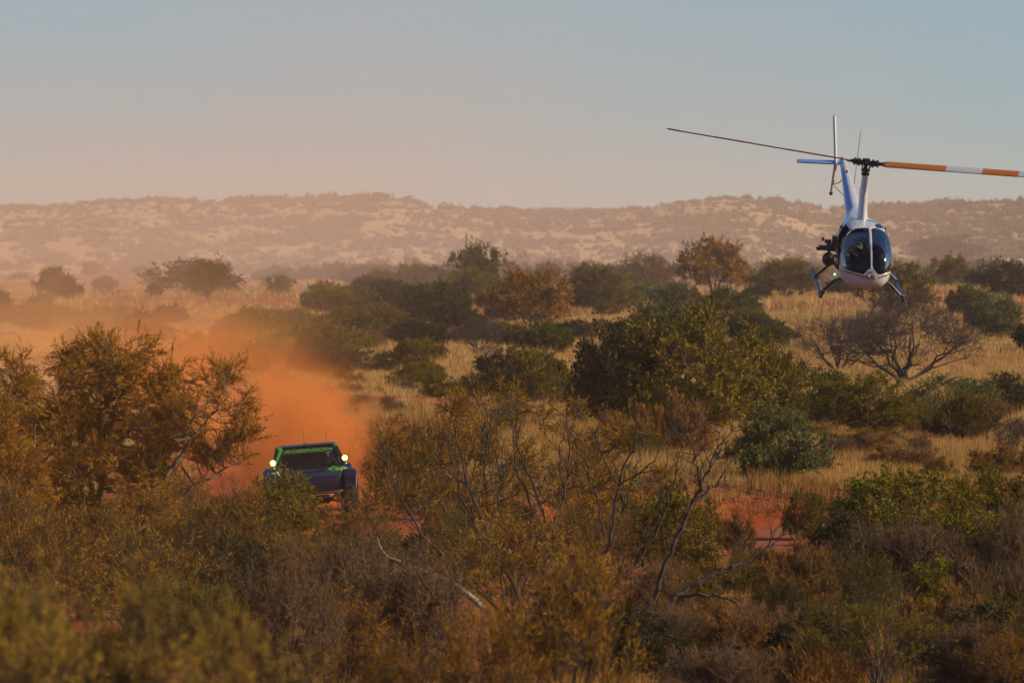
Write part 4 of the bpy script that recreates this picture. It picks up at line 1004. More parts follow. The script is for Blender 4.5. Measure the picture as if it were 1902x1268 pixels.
    # banner and lettering follow the slope of the windscreen
    n_ = Vector((0, -.47, .45)).normalized(); upv = Vector((0, .45, .47)).normalized(); ctr = Vector((0, -.045, 1.728)) + n_ * .006
    M = Matrix((Vector((1, 0, 0)), upv, n_)).transposed().to_4x4(); M.translation = ctr
    bn = MB(); bn.box((0, 0, 0), (1.30, .17, .006)); bo = bn.build('windscreen_banner', BLACKP, T); bo.matrix_local = M
    me = text_mesh('ROBINSON', .115, .35); me.materials.clear(); me.materials.append(LETTER)
    xs = [v.co.x for v in me.vertices]; k = 1.20 / (max(xs) - min(xs))
    ys_ = [v.co.y for v in me.vertices]; ky = .098 / (max(ys_) - min(ys_))
    for v in me.vertices: v.co.x *= k; v.co.y *= ky
    to = lk(bpy.data.objects.new('lettering', me), bo); to.location = (.0, 0, .009)
    # interior, cage, bed
    b = MB(); b.box((0, .35, 1.0), (1.66, 1.5, .5)); b.box((0, 1.18, 1.5), (1.5, .04, .62)); b.build('cockpit', BLACKP, T)
    b = MB()
    for s in (-1, 1):
        b.tube([(s * .80, -.30, 1.2), (s * .60, .10, 1.76), (s * .64, 1.1, 1.76), (s * .75, 1.15, .7)], .024, 8)
        b.tube([(s * .64, 1.1, 1.76), (s * .78, 2.6, 1.0)], .024, 8)
    b.tube([(-.6, .1, 1.76), (.6, .1, 1.76)], .024, 8); b.tube([(-.64, 1.1, 1.76), (.64, 1.1, 1.76)], .024, 8)
    b.tube([(0, -.05, 1.34), (-.3, .1, 1.76)], .018, 6); b.tube([(0, -.05, 1.34), (.3, .1, 1.76)], .018, 6)
    b.build('roll_cage', STEEL, T, smooth=True)
    for s in (-1, 1):
        b = MB(); rings = []
        for i in range(13):
            t = i / 12; a = math.pi * (.02 + .96 * t); y = 1.95 - .80 * math.cos(a); z = .85 + .48 * math.sin(a) ** .7
            rings.append([(s * .74, y, z + .01), (s * 1.04, y, z + .02), (s * 1.10, y, z - .04), (s * 1.12, y, z - .12 - .18 * math.sin(a)), (s * 1.08, y, z - .12 - .18 * math.sin(a)), (s * 1.05, y, z - .06), (s * .74, y, z - .04)])
        b.loft(rings, cap=True); b.build('bedside', NAVY, T, smooth=True)
    b = MB(); b.box((0, 2.75, 1.1), (1.5, .06, .22)); b.box((0, 1.9, .75), (.9, 2.0, .10)); b.build('tail_panel', NAVY, T, bevel=.01)
    # wheels
    def wheel(x, y, r=.485, w=.34, steer=0, name='wheel'):
        o = empty(name, (x, y, r), (0, 0, steer)); o.parent = T
        t = MB(); n = 40; prof = [(-w / 2 + .05, r * .52), (-w / 2, r * .62), (-w / 2, r * .88), (-w / 2 + .05, r * .97), (0, r), (w / 2 - .05, r * .97), (w / 2, r * .88), (w / 2, r * .62), (w / 2 - .05, r * .52)]
        t.loft([[(px_, math.cos(2 * math.pi * k / n) * pr * (1.0 - (.03 if (k % 2 and pr > r * .9) else 0)), math.sin(2 * math.pi * k / n) * pr * (1.0 - (.03 if (k % 2 and pr > r * .9) else 0))) for k in range(n)] for px_, pr in prof])
        t.build('tyre', RUBBER, o, smooth=False)
        m = MB(); m.loft([[(px_, math.cos(2 * math.pi * k / n) * pr, math.sin(2 * math.pi * k / n) * pr) for k in range(n)] for px_, pr in ((-w / 2 + .04, r * .54), (-w / 2 + .08, r * .46), (-.02, r * .40), (.02, r * .40), (w / 2 - .08, r * .46), (w / 2 - .04, r * .54))], cap=True)
        for k in range(8):
            a = 2 * math.pi * k / 8
            m.box((math.copysign(w / 2 - .06, x), math.cos(a) * r * .3, math.sin(a) * r * .3), (.03, .05, .05))
        m.build('rim', STEEL, o, smooth=True)
    for s in (-1, 1):
        wheel(s * .93, -1.45, steer=math.radians(4)); wheel(s * .94, 1.95)
        b = MB(); b.tube([(s * .2, -1.45, .55), (s * .78, -1.45, .48)], .035, 8); b.tube([(s * .25, -1.1, .6), (s * .78, -1.45, .42)], .03, 8); b.tube([(s * .42, -1.5, 1.1), (s * .66, -1.45, .52)], .05, 10)
        b.build('suspension_arm', STEEL, T, smooth=True)
        # pillar lamps
        l = MB(); l.tube([(s * .88, -.50, 1.50), (s * .88, -.42, 1.50)], [.09, .06], 20); lo_ = l.build('pillar_lamp', BLACKP, T, smooth=True)
        l = MB(); l.ball((s * .88, -.505, 1.50), (.046, .03, .052), 20, 8); l.build('lens', LAMP, lo_, smooth=True)
        l = MB(); n = 24; l.loft([[(s * .88 + math.cos(2 * math.pi * k / n) * rr, yy, 1.50 + math.sin(2 * math.pi * k / n) * rr) for k in range(n)] for rr, yy in ((.048, -.505), (.072, -.515), (.072, -.49), (.06, -.49))]); l.build('reflector_ring', LAMP2, lo_, smooth=True)
        m = MB(); m.tube([(s * .86, -.42, 1.34), (s * .88, -.45, 1.42)], .02, 8); m.ball((s * .88, -.46, 1.36), (.05, .03, .035), 10, 6); m.build('lamp_bracket', STEEL, lo_, smooth=True)
    # green diamond emblem on the hood edge by the viewer-right fender
    me_b = MB()
    def dia(cx, cz, hw, hh, th):
        o1 = [(-hw, 0), (0, hh), (hw, 0), (0, -hh)]; i1 = [(-hw + th * 2, 0), (0, hh - th), (hw - th * 2, 0), (0, -hh + th)]
        vs = [(cx + a, b_, cz) for a, b_ in o1] + [(cx + a, b_, cz) for a, b_ in i1] + [(cx + a, b_, cz + .008) for a, b_ in o1] + [(cx + a, b_, cz + .008) for a, b_ in i1]
        fs = []
        for k in range(4):
            q = (k + 1) % 4; fs += [(k, q, 4 + q, 4 + k), (8 + k, 12 + k, 12 + q, 8 + q), (k, 8 + k, 8 + q, q), (4 + k, 4 + q, 12 + q, 12 + k)]
        me_b.add(vs, fs)
    dia(0, 0, .17, .13, .035); dia(.03, 0, .06, .045, .02); me_b.box((.20, .05, .004), (.16, .03, .008), rot=Matrix.Rotation(.5, 3, 'Z')); me_b.box((.12, -.06, .004), (.2, .025, .008), rot=Matrix.Rotation(.5, 3, 'Z'))
    eo = me_b.build('hood_emblem', LETTER, T); eo.location = (.58, -1.30, 1.262); eo.rotation_euler = (math.radians(30), 0, 0)
    # radio whips
    a = MB(); a.tube([(-.06, .5, 1.88), (-.06, .5, 2.22)], [.010, .006], 6); a.box((-.06, .5, 1.91), (.05, .05, .05)); a.build('antenna', mat('green_whip', (.05, .16, .05), .5, var=.1), T)
    a = MB(); a.tube([(.5, .9, 1.88), (.5, .95, 2.25)], [.006, .003], 5); a.build('whip_antenna', BLACKP, T)
    T2 = T.matrix_basis
    # driver
    def helm(h):
        h.ball((0, -.01, .76), (.125, .145, .145), 24, 16)
        h.tube([(-.10, -.11, .68), (0, -.155, .67), (.10, -.11, .68)], .03, 8)
    bpy.context.view_layer.update()
    loc = T.matrix_basis @ Vector((.46, .42, .98))
    p = seated_person('driver in a white helmet behind the dark windscreen of the racing truck', loc, 0, T.rotation_euler, mat('dark_race_suit', (.03, .03, .05), .8, var=.2), BLACKP,
                      ((-.22, -.20, .30), (-.12, -.42, .36)), ((.22, -.20, .30), (.12, -.42, .36)), helm, (mat('white_helmet', (.6, .6, .6), .15, var=.1, coat=.5), 'helmet'))
    v = MB(); v.ball((0, -.075, .765), (.095, .09, .05), 16, 8); v.build('visor', DGLASS, p, smooth=True)
    s = MB(); s.tube([(.46 + math.cos(k * math.pi / 12) * .17, -.02 + 0, 1.36 + math.sin(k * math.pi / 12) * .15) for k in range(25)], .014, 6); s.build('steering_wheel', BLACKP, T)
    for sx in (-.46, .46):
        s = MB(); s.box((sx, .72, 1.25), (.5, .12, .75), rot=Matrix.Rotation(math.radians(-10), 3, 'X')); s.box((sx, .45, .96), (.5, .5, .08))
        s.build('race_seat', BLACKP, T, bevel=.02)
build_truck()
# ------------------------------------------------------------------ helicopter
def build_heli():
    WHITE = mat('white_gloss_paint', (0.40, 0.40, 0.42), .25, var=.05, scale=3, coat=.4)
    STRIPE = mat('grey_stripe', (0.10, 0.085, 0.10), .35, var=.1)
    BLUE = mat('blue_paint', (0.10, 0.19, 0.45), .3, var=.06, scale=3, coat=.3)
    DARKI = mat('dark_interior', (0.012, 0.012, 0.016), .8, var=.3)
    METAL = mat('dark_rotor_metal', (0.030, 0.020, 0.026), .45, metal=.5, var=.3)
    SKIDM = mat('blue_black_skid_paint', (0.015, 0.022, 0.07), .35, var=.2)
    ORANGE = mat('orange_blade_paint', (0.33, 0.095, 0.006), .4, var=.12)
    BWHITE = mat('white_blade_paint', (0.36, 0.37, 0.40), .4, var=.1)
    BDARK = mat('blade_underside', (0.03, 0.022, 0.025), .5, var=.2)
    REDL = mat('red_beacon_glass', (.30, .01, .02), .2, var=.1)
    GREENL = emat('green_navigation_light', (.10, 1.0, .45), 8)
    # tinted curved acrylic: see-through with clear-coat reflections
    G = bpy.data.materials.new('tinted_acrylic'); G.use_nodes = True; t = G.node_tree
    for n in list(t.nodes): t.nodes.remove(n)
    out = t.nodes.new('ShaderNodeOutputMaterial'); tr = t.nodes.new('ShaderNodeBsdfTransparent'); tr.inputs[0].default_value = (.34, .36, .42, 1)
    gl = t.nodes.new('ShaderNodeBsdfGlossy'); gl.inputs['Roughness'].default_value = .07; gl.inputs[0].default_value = (.62, .66, .72, 1)
    fr = t.nodes.new('ShaderNodeFresnel'); fr.inputs['IOR'].default_value = 1.40; ad = t.nodes.new('ShaderNodeMath'); ad.operation = 'MULTIPLY_ADD'; ad.inputs[1].default_value = .36; ad.inputs[2].default_value = .012
    ns = t.nodes.new('ShaderNodeTexNoise'); ns.inputs['Scale'].default_value = 3; bp = t.nodes.new('ShaderNodeBump'); bp.inputs['Strength'].default_value = .03; t.links.new(ns.outputs[0], bp.inputs['Height']); t.links.new(bp.outputs[0], gl.inputs['Normal'])
    ms = t.nodes.new('ShaderNodeMixShader'); t.links.new(fr.outputs[0], ad.inputs[0]); t.links.new(ad.outputs[0], ms.inputs[0]); t.links.new(tr.outputs[0], ms.inputs[1]); t.links.new(gl.outputs[0], ms.inputs[2]); t.links.new(ms.outputs[0], out.inputs[0])

    D = 173.8; PPM = F / D
    R = Matrix.Rotation(math.radians(2.4), 3, 'Z') @ Matrix.Rotation(math.radians(2.8), 3, 'Y') @ Matrix.Rotation(math.radians(13.5), 3, 'X')
    HUBZ = 3.10
    hub = Vector(((1608.5 - 951) / PPM, D, CAM_Z + (HZ - 303) / PPM))
    org = hub - R @ Vector((0, 0, HUBZ))
    H = empty('helicopter', org); H.rotation_euler = R.to_euler()
    tag(H, 'white light helicopter with two-blade rotor hovering nose-on over the scrub', 'helicopter')
    # ---- cabin shell: fine lofted skin, every face sorted to body, glass or opening by where it lies on the nose
    SEC = [(-2.22, .78, .02, .02), (-2.20, .79, .17, .27), (-2.14, .81, .30, .42), (-2.02, .85, .42, .53), (-1.82, .93, .53, .615), (-1.5, 1.01, .65, .65), (-1.1, 1.055, .72, .655),
           (-.6, 1.065, .745, .65), (0, 1.02, .69, .60), (.5, 1.00, .61, .53), (.95, 1.05, .50, .44), (1.35, 1.15, .38, .34), (1.75, 1.26, .26, .22), (2.0, 1.31, .19, .17)]
    A = np.array(SEC); NV = 190; NU = 200
    # dense parameter: cosine spacing on the nose
    tt = np.linspace(0, 1, NV); ys = -2.22 + 4.22 * (tt ** 1.7)
    def cub(col):
        return np.interp(ys, A[:, 0], A[:, col])
    zc, hh, hw = cub(1), cub(2), cub(3)
    def smoothv(a, k=5):
        p = np.pad(a, k, mode='edge'); p[:k] = 2 * a[0] - a[1:k + 1][::-1]; return np.convolve(p, np.ones(2 * k + 1) / (2 * k + 1), 'valid')
    zc, hh, hw = smoothv(zc), np.maximum(smoothv(hh), .004), np.maximum(smoothv(hw), .004)
    th = np.linspace(0, 2 * np.pi, NU, endpoint=False); e = 2 / 2.9
    cx = np.sign(np.cos(th)) * np.abs(np.cos(th)) ** e; cz = np.sign(np.sin(th)) * np.abs(np.sin(th)) ** e
    X = hw[:, None] * cx[None]; Z = zc[:, None] + hh[:, None] * cz[None]; Y = np.repeat(ys[:, None], NU, 1)
    X = X * (1 - .05 * np.clip((Z - 1.25) / .6, 0, 1)) 
    V = np.stack([X, Y, Z], -1).reshape(-1, 3)
    i = np.arange(NV - 1)[:, None] * NU; j = np.arange(NU)[None]; j2 = (j + 1) % NU
    FA = np.stack([i + j, i + j2, i + NU + j2, i + NU + j], -1).reshape(-1, 4)
    C = V[FA].mean(1)
    Rn = np.array(R); P = C @ Rn.T; P[:, 2] -= (Rn @ np.array([0, 0, HUBZ]))[2]; P[:, 0] -= (Rn @ np.array([0, 0, HUBZ]))[0]
    qx = ((1607 + P[:, 0] * PPM) - 1500) * 7.045; qy = ((303 - P[:, 2] * PPM) - 390) * 7.045     # nose-on layout grid
    def inpoly(poly):
        r = np.zeros(len(qx), bool); n = len(poly); jx = n - 1
        for k in range(n):
            (x1, y1), (x2, y2) = poly[k], poly[jx]
            c = ((y1 > qy) != (y2 > qy)) & (qx < (x2 - x1) * (qy - y1) / (y2 - y1 + 1e-9) + x1); r ^= c; jx = k
        return r
    front = C[:, 1] < -.75
    LG = [(768, 238), (700, 234), (620, 238), (545, 258), (497, 300), (455, 370), (432, 450), (412, 560), (408, 680), (420, 765), (560, 815), (680, 850), (700, 822), (745, 772), (772, 757)]
    RG = [(792, 238), (860, 238), (935, 258), (990, 295), (1030, 360), (1055, 450), (1070, 560), (1076, 680), (1070, 790), (960, 828), (865, 852), (845, 822), (800, 768), (790, 757)]
    lg = front & inpoly(LG); rg = front & inpoly(RG)
    side = (np.abs(C[:, 0]) > .40)
    dl = (C[:, 0] < -.3) & (C[:, 1] > -1.66) & (C[:, 1] < -.62) & (C[:, 2] > .56) & (C[:, 2] < 1.70) & ~lg & ~rg
    dr = (C[:, 0] > .3) & (C[:, 1] > -1.58) & (C[:, 1] < -.66) & (C[:, 2] > 1.05) & (C[:, 2] < 1.64) & ~lg & ~rg & side
    rw = side & (C[:, 1] > -.50) & (C[:, 1] < .30) & (C[:, 2] > 1.08) & (C[:, 2] < 1.60)
    hat = (C[:, 2] > 1.4) & (C[:, 1] < -.2) & inpoly([(852, 183), (955, 186), (965, 246), (868, 236)])
    nose_piece = front & inpoly([(690, 850), (785, 757), (855, 850), (858, 905), (690, 890)])
    stripe_y = np.where(qx < 785, 800 + (qx - 440) * (875 - 800) / 250, 893 - (qx - 860) * (893 - 815) / 225)
    st = (C[:, 1] < 0) & (np.abs(qy - stripe_y) < 9) & ~nose_piece
    def sub(name, mask, mats, midx=None, thick=0.0, parent=H):
        f = FA[mask]; u, inv = np.unique(f, return_inverse=True); mm = None if midx is None else midx[mask]
        me = npmesh(name, V[u], inv.reshape(-1, 4), mats, midx=mm, smooth=True); o = lk(bpy.data.objects.new(name, me), parent); return o
    body = ~(lg | rg | dl | dr | rw | hat)
    mi = np.zeros(len(C), int); mi[st] = 1
    fus = sub('fuselage', body, [WHITE, STRIPE], mi)
    s = fus.modifiers.new('thickness', 'SOLIDIFY'); s.thickness = .02; s.offset = -1 if False else 1; s.use_rim = True
    sub('windscreen', lg, G); sub('windscreen', rg, G); sub('door_window', dr, G); sub('rear_window', rw & (C[:, 0] > 0), G); sub('rear_window', rw & (C[:, 0] < 0), G)
    sub('roof_hatch', hat, DGLASS)
    # bowed door skin on the side away from the camera mount
    # centre post and windscreen rims
    def onnose(px_, py_):     # point of the skin under a layout point
        k = np.argmin(((qx - px_) ** 2 + (qy - py_) ** 2) + (C[:, 1] > -.5) * 1e6); return Vector(C[k])
    b = MB(); b.tube([onnose(780, yy) + Vector((0, -.008, .004)) for yy in range(236, 765, 22)], .011, 6); b.build('windscreen_post', WHITE, fus, smooth=True)
    for poly in (LG, RG):
        pts = []
        pl = poly
        for k in range(len(pl)):
            a, c = pl[k], pl[(k + 1) % len(pl)]; n = max(1, int(math.hypot(c[0] - a[0], c[1] - a[1]) / 26))
            for q in range(n): pts.append(onnose(a[0] + (c[0] - a[0]) * q / n, a[1] + (c[1] - a[1]) * q / n))
        sm = [(pts[k - 1] + pts[k] * 2 + pts[(k + 1) % len(pts)]) / 4 for k in range(len(pts))]; sm.append(sm[0])
        b = MB(); b.tube(sm, .007, 6); b.build('windscreen_rim', WHITE, fus, smooth=True)
    # nose landing lights
    b = MB(); nb_ = []
    for xq in (737, 803):
        p = onnose(xq, 868); 
        l = MB(); l.tube([p + Vector((0, -.02, 0)), p + Vector((0, .02, 0))], [.052, .058], 20); lo_ = l.build('landing_light', BLACKP, fus, smooth=True)
        l = MB(); l.ball(p + Vector((0, -.022, 0)), (.042, .012, .042), 16, 8); l.build('lens', STEEL, lo_, smooth=True)
    p = onnose(775, 808); b = MB(); b.box(p + Vector((0, -.006, 0)), (.13, .02, .018)); b.build('nose_air_intake', BLACKP, fus, bevel=.003)
    # interior
    b = MB(); b.box((0, -.98, .52), (1.10, 1.35, .04)); b.box((0, -.42, 1.05), (1.12, .04, 1.1)); b.build('cabin_floor_and_bulkhead', DARKI, H)
    for s in (-1, 1):
        b = MB(); b.box((s * .29, -.74, .72), (.46, .46, .36)); b.box((s * .29, -.52, 1.12), (.44, .10, .62), rot=Matrix.Rotation(math.radians(-8), 3, 'X')); b.build('seat', DARKI, H, bevel=.03)
    b = MB(); b.box((0, -1.62, .78), (.22, .24, .5), taper=.8); b.box((0, -1.60, 1.10), (.42, .16, .28), taper=.85); b.build('instrument_console', DARKI, H, bevel=.02)
    b = MB(); b.tube([(0, -1.2, .55), (0, -1.25, 1.05), (.0, -1.22, 1.12)], .014, 8); b.tube([(-.32, -1.30, 1.06), (0, -1.22, 1.12), (.32, -1.30, 1.06)], .012, 8); b.build('cyclic_stick', DARKI, H)
    # front and rear edge of the open doorway
    b = MB(); b.tube([(-.57, -1.62, .60), (-.60, -1.60, 1.1), (-.54, -1.42, 1.5), (-.42, -1.1, 1.66)], .014, 8); b.tube([(-.60, -.64, .58), (-.61, -.62, 1.2), (-.52, -.62, 1.60)], .014, 8); b.build('doorway_frame', BLACKP, H, smooth=True)
    # ---- mast fairing
    b = MB(); rings = []
    for z, hx, y0, y1 in ((1.70, .135, -.36, .38), (1.80, .125, -.31, .33), (1.9, .115, -.27, .30), (2.2, .105, -.21, .25), (2.55, .09, -.16, .20), (2.80, .075, -.11, .14)):
        n = 20; rings.append([(hx * math.copysign(abs(math.cos(2 * math.pi * k / n)) ** .9, math.cos(2 * math.pi * k / n)), (y0 + y1) / 2 + (y1 - y0) / 2 * math.sin(2 * math.pi * k / n), z) for k in range(n)])
    b.loft(rings, cap=True); b.build('mast_fairing', WHITE, H, smooth=True)
    # ---- tail boom
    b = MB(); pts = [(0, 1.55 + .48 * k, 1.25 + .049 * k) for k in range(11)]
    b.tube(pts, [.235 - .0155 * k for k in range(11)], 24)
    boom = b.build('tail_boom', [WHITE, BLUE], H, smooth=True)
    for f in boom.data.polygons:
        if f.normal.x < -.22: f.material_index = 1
    b = MB(); b.tube([(0, 1.2, 1.14), (0, 1.62, 1.26)], [.36, .245], 24); b.build('boom_collar', WHITE, boom, smooth=True)
    b = MB(); b.ball((.0, 5.0, 1.74), (.035, .05, .05), 12, 8); b.build('red_beacon', REDL, boom, smooth=True)
    tail = Vector((0, 6.35, 1.74))
    b = MB(); b.ball(tail + Vector((0, .02, 0)), (.085, .16, .085), 16, 10); b.build('tail_gearbox', WHITE, boom, smooth=True)
    # fins and stabiliser (thin tapered aerofoil plates)
    def fin(name, root, tip, croot, ctip, cd, tk, m, parent):
        b = MB(); root = Vector(root); tip = Vector(tip); cd = Vector(cd).normalized(); nrm = (tip - root).normalized().cross(cd).normalized()
        rg_ = []
        for p, c in ((root, croot), (tip, ctip)):
            rg_.append([p + cd * c * u + nrm * w__ * tk for u, w__ in ((-.5, 0), (-.35, .45), (-.05, .5), (.5, .06), (.5, -.06), (-.05, -.5), (-.35, -.45))])
        b.loft(rg_, cap=True); return b.build(name, m, parent, smooth=True)
    fx = -.20
    fin('upper_fin', (fx, 6.15, 1.72), (fx - .06, 6.75, 2.80), .42, .22, (0, 1, .1), .085, WHITE, boom)
    fin('lower_fin', (fx, 6.15, 1.72), (fx - .02, 6.55, .86), .40, .20, (0, 1, -.1), .075, WHITE, boom)
    fin('stabiliser', (-.05, 6.15, 1.72), (-1.18, 6.2, 1.70), .40, .30, (0, 1, 0), .085, BLUE, boom)
    b = MB(); b.tube([(fx - .02, 6.55, .93), (fx - .02, 6.6, .80)], .035, 8); b.ball((fx - .02, 6.6, .80), .05, 10, 6); b.build('tail_skid', BLACKP, boom, smooth=True)
    b = MB(); b.tube([(fx - .02, 6.55, 1.02), (fx + .16, 6.5, 1.12), (fx + .22, 6.4, 1.22)], .014, 6); b.tube([(fx, 6.55, 1.05), (.24, 6.2, .70)], .010, 6); b.build('tail_guard', ORANGE, boom, smooth=True)
    # tail rotor
    b = MB(); b.tube([tail + Vector((.05, 0, 0)), tail + Vector((.36, 0, 0))], .03, 10); b.ball(tail + Vector((.36, 0, 0)), .06, 12, 8); tr_ = b.build('tail_rotor', METAL, boom, smooth=True)
    for s in (-1, 1):
        d = Vector((.09 * s, .35 * s, 1.0 * s)).normalized(); p0 = tail + Vector((.36, 0, 0))
        fin('tail_rotor_blade', p0 + d * .06, p0 + d * .74, .12, .12, (0.12, 1, -.35), .014, METAL, tr_)
    # ---- rotor
    hb = empty('rotor', (0, 0, HUBZ)); hb.parent = H
    b = MB(); b.tube([(0, 0, -.34), (0, 0, .02)], .045, 12); b.ball((0, 0, .0), (.09, .09, .085), 14, 8)
    b.tube([(0, 0, -.30), (0, 0, -.24)], .10, 14); b.tube([(0, 0, -.20), (0, 0, -.15)], .11, 14)
    for k in range(6):
        a = k * math.pi / 3 + .3; b.tube([(math.cos(a) * .09, math.sin(a) * .09, -.18), (math.cos(a + .3) * .12, math.sin(a + .3) * .12, -.02)], .012, 6)
        b.box((math.cos(a) * .07, math.sin(a) * .07, .08), (.05, .05, .05))
    b.build('hub', METAL, hb, smooth=True)
    az = math.radians(17); cone = math.radians(2.4)
    for s, pitch in ((-1, math.radians(-19)), (1, math.radians(24))):
        cone = math.radians(2.4 if s > 0 else 3.2)
        d = Vector((s * math.cos(az) * math.cos(cone), -s * math.sin(az) * math.cos(cone), math.sin(cone)))
        ch = Vector((0, 0, 1)).cross(d).normalized() * s      # chord direction pointing rearward
        nrm = d.cross(ch).normalized() * (1 if s > 0 else -1)
        if nrm.z < 0: nrm = -nrm
        c2 = ch * math.cos(pitch) + nrm * math.sin(pitch); n2 = c2.cross(d).normalized()
        if n2.z < 0: n2 = -n2
        b = MB(); b.tube([d * .05, d * .20, d * .34], [.055, .075, .05], 10); b.tube([d * .16, d * .19], .105, 12); b.tube([d * .27, d * .30], .095, 12); b.box(d * .38, (.10, .10, .06))
        b.tube([d * .22 + ch * .10, ch * .14 + Vector((0, 0, -.22))], .012, 6)
        rt = b.build('blade_grip', METAL, hb, smooth=True)
        bl = MB(); seg = [(.36, .14), (.52, .25), (2.0, .254), (2.003, .254), (2.9, .254), (2.903, .254), (3.8, .254), (3.803, .254), (4.65, .254), (4.653, .254), (5.03, .24)]
        prof = [(-.5, 0), (-.42, .40), (-.2, .5), (.1, .38), (.5, .03), (.5, -.03), (.1, -.30), (-.2, -.36), (-.42, -.30)]
        rings = [[d * r_ + c2 * (c_ * u) + n2 * (.034 * w__) for u, w__ in prof] for r_, c_ in seg]
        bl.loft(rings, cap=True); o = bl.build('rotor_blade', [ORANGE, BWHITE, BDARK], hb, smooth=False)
        for f in o.data.polygons:
            r_ = f.center.dot(d); k = 0 if r_ < 2.0 or 2.9 < r_ < 3.8 or r_ > 4.65 else 1
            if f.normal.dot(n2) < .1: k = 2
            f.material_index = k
            f.use_smooth = abs(f.normal.dot(d)) < .5
    # ---- skids
    for s in (-1, 1):
        x = s * 1.0
        b = MB(); b.tube([(x * .97, -1.62, .20), (x, -1.50, .08), (x, -1.30, .04), (x, 0, .04), (x, 1.45, .04)], [.032, .034, .034, .034, .032], 12); b.ball((x * .97, -1.62, .20), .045, 10, 6)
        b.box((x, -1.25, .0), (.09, .18, .04)); b.box((x, 1.2, .0), (.09, .3, .04)); sk = b.build('skid', SKIDM, H, smooth=True)
        for yy in (-1.12, .55):
            b = MB(); b.tube([(s * .42, yy, .50), (s * .70, yy, .36), (x, yy, .06)], [.036, .034, .030], 12); b.tube([(x, yy - .09, .05), (x, yy + .09, .05)], .05, 10); b.build('skid_strut', SKIDM, H, smooth=True)
    b = MB(); b.tube([(.1, 2.2, 1.5), (.1, 2.25, 2.0)], [.008, .004], 5); b.build('whip_antenna', BLACKP, H)
    b = MB(); b.ball((-.66, -.95, .50), .02, 10, 8); b.build('navigation_light', GREENL, H, smooth=True)
    # ---- stabilised camera on the open side
    cg = empty('camera_gimbal', (-.86, -1.15, .92)); cg.parent = H
    b = MB(); b.ball((0, 0, 0), (.155, .16, .17), 24, 16); b.build('gimbal_ball', BLACKP, cg, smooth=True)
    b = MB(); b.tube([(0, -.16, 0), (0, -.20, -.01)], .08, 18); b.build('camera_lens', DGLASS, cg, smooth=True)
    b = MB(); b.tube([(.0, 0, .16), (.02, 0, .30), (.28, 0, .36)], .035, 8); b.box((.05, 0, .30), (.22, .2, .16)); b.box((-.16, -.02, .28), (.20, .16, .10)); b.tube([(-.26, -.02, .26), (-.30, -.03, .24)], .05, 10)
    b.box((-.04, 0, .44), (.16, .08, .09)); b.tube([(-.04, 0, .44), (-.17, -.03, .50)], .018, 6); b.box((-.17, -.03, .50), (.06, .05, .09)); b.box((.12, .02, .48), (.12, .12, .20)); b.tube([(.12, 0, -.1), (.3, 0, -.25)], .03, 8); b.tube([(.12, 0, .1), (.3, 0, .05)], .03, 8)
    b.build('gimbal_bracket', BLACKP, cg, bevel=.008)
    # ---- crew
    def hs(h):
        for s in (-1, 1): h.tube([(s * .080, 0, .745), (s * .105, 0, .745)], .042, 12)
        h.tube([(-.09, 0, .77), (-.07, 0, .85), (0, 0, .885), (.07, 0, .85), (.09, 0, .77)], .014, 6)
    hm = (mat('headset_grey', (.12, .12, .13), .5, var=.1), 'headset')
    base = H.matrix_basis.copy()
    Hm = Matrix.LocRotScale(H.location, H.rotation_euler, None)
    seated_person('crew member in a pale shirt on the open-door side of the helicopter', Hm @ Vector((-.29, -.80, .86)), 0, H.rotation_euler, mat('pale_tan_shirt', (.55, .46, .28), .8, var=.15), BLACKP,
                  ((-.24, -.14, .28), (-.10, -.40, .34)), ((.24, -.14, .30), (.10, -.36, .42)), hs, hm, knee=.40)
    seated_person('crew member in a dark shirt on the closed-door side of the helicopter', Hm @ Vector((.29, -.80, .86)), 0, H.rotation_euler, mat('dark_shirt', (.05, .05, .07), .8, var=.15), BLACKP,
                  ((-.24, -.14, .26), (-.12, -.38, .22)), ((.24, -.14, .26), (.14, -.38, .22)), hs, hm, knee=.40)
build_heli()
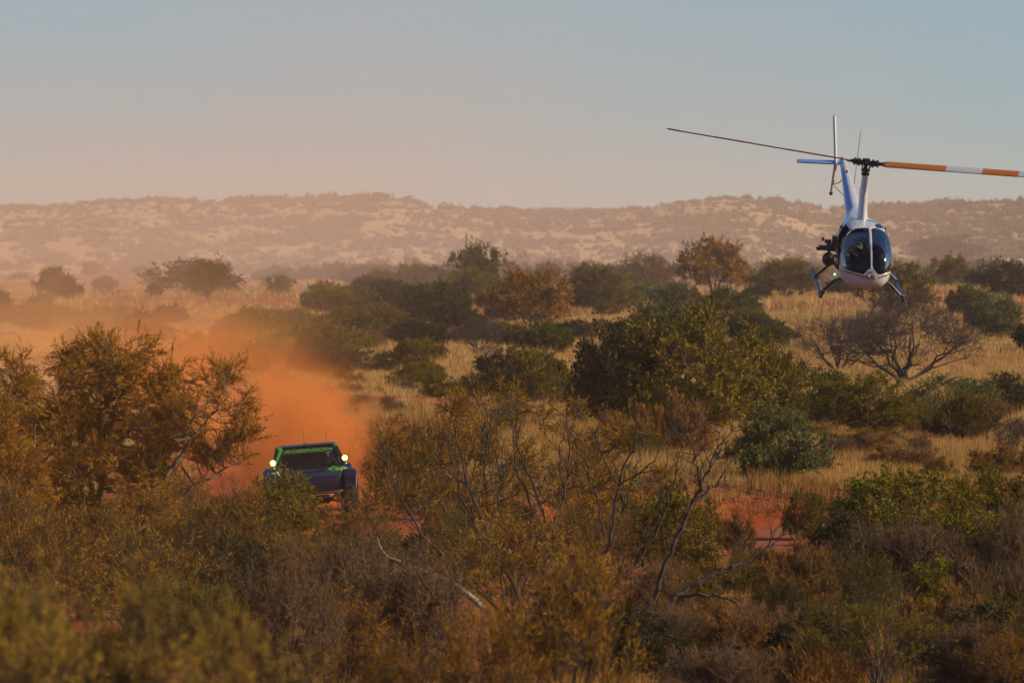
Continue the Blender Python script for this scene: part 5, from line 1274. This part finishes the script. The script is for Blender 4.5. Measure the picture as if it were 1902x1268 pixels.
# ------------------------------------------------------------------ air and dust
def volbox(name, lo, hi, col, dens, aniso=0.0):
    b = MB(); b.box([(a + c) / 2 for a, c in zip(lo, hi)], [c - a for a, c in zip(lo, hi)])
    m = bpy.data.materials.new(name); m.use_nodes = True; t = m.node_tree
    for n in list(t.nodes): t.nodes.remove(n)
    out = t.nodes.new('ShaderNodeOutputMaterial'); v = t.nodes.new('ShaderNodeVolumePrincipled')
    v.inputs['Color'].default_value = (*col, 1); v.inputs['Density'].default_value = dens; v.inputs['Anisotropy'].default_value = aniso
    t.links.new(v.outputs[0], out.inputs['Volume'])
    return tag(b.build(name, m), kind='stuff')
volbox('haze', (-2100, -70, -3.5), (2100, 5600, 62), (0.92, 0.77, 0.68), 0.00008)
def puff(name, c, r, col, dens, nscale=2.0, lo=.35, hi=.7, soft=1.0, rot=(0, 0, 0), step=None, stretch=(1, 1, 1)):
    bm = MB(); bm.ball((0, 0, 0), 1.0, 24, 14); m = bpy.data.materials.new(name); m.use_nodes = True; t = m.node_tree
    for n in list(t.nodes): t.nodes.remove(n)
    out = t.nodes.new('ShaderNodeOutputMaterial'); v = t.nodes.new('ShaderNodeVolumePrincipled')
    tcn = t.nodes.new('ShaderNodeTexCoord'); ln = t.nodes.new('ShaderNodeVectorMath'); ln.operation = 'LENGTH'
    t.links.new(tcn.outputs['Object'], ln.inputs[0])
    f = t.nodes.new('ShaderNodeMapRange'); f.interpolation_type = 'SMOOTHSTEP'; f.inputs['From Min'].default_value = .97; f.inputs['From Max'].default_value = .97 - soft
    f.inputs['To Min'].default_value = 0; f.inputs['To Max'].default_value = 1
    t.links.new(ln.outputs['Value'], f.inputs['Value'])
    st = t.nodes.new('ShaderNodeVectorMath'); st.operation = 'MULTIPLY'; st.inputs[1].default_value = stretch
    t.links.new(tcn.outputs['Object'], st.inputs[0])
    n = t.nodes.new('ShaderNodeTexNoise'); n.inputs['Scale'].default_value = nscale; n.inputs['Detail'].default_value = 6; n.inputs['Roughness'].default_value = 0.62; n.inputs['Distortion'].default_value = 0.6
    t.links.new(st.outputs[0], n.inputs['Vector'])
    f2 = t.nodes.new('ShaderNodeMapRange'); f2.interpolation_type = 'SMOOTHSTEP'; f2.inputs['From Min'].default_value = lo; f2.inputs['From Max'].default_value = hi
    t.links.new(n.outputs['Fac'], f2.inputs['Value'])
    mu = t.nodes.new('ShaderNodeMath'); mu.operation = 'MULTIPLY'; t.links.new(f.outputs[0], mu.inputs[0]); t.links.new(f2.outputs[0], mu.inputs[1])
    m2 = t.nodes.new('ShaderNodeMath'); m2.operation = 'MULTIPLY'; m2.inputs[1].default_value = dens; t.links.new(mu.outputs[0], m2.inputs[0])
    t.links.new(m2.outputs[0], v.inputs['Density']); v.inputs['Color'].default_value = (*col, 1); v.inputs['Anisotropy'].default_value = 0.0
    t.links.new(v.outputs[0], out.inputs['Volume'])
    o = bm.build(name, m); o.location = c; o.scale = r; o.rotation_euler = rot
    return tag(o, kind='stuff')
OR = (0.88, 0.30, 0.075)
puff('dust', (-5.6, 188, 1.1), (2.5, 8, 2.8), OR, 1.5, nscale=2.4, lo=.40, hi=.58)
puff('dust', (-8.9, 216, 1.6), (4.3, 20, 3.6), OR, 0.17, nscale=3.0, lo=.40, hi=.62, rot=(0, 0, .25))
puff('dust', (-17, 290, 2.5), (11, 60, 6), (0.95, .50, .22), 0.018, nscale=3, lo=.38, hi=.62, rot=(0, 0, .18))
puff('dust', (-30, 480, 5), (30, 140, 18), (0.93, .56, .36), 0.0022, nscale=2, lo=.25, hi=.65, rot=(0, 0, .15))
puff('dust', (-40, 1150, 18), (180, 500, 74), (0.93, .64, .52), 0.0013, nscale=1.8, lo=.2, hi=.65)
puff('dust', (-130, 1900, 0), (560, 620, 58), (0.93, .75, .60), 0.0006, nscale=1.2, lo=-.2, hi=.5, soft=.9)
puff('dust', (-7, 108, 2.5), (15, 52, 6.5), (0.93, .50, .22), 0.0008, nscale=1.5, lo=.25, hi=.6)
puff('dust', (-22, 330, 1.5), (15, 55, 4.0), (0.95, .42, .13), 0.028, nscale=3, lo=.36, hi=.6)
puff('dust', (-11.2, 250, 2.0), (6, 26, 3.4), OR, 0.07, nscale=3, lo=.40, hi=.6)
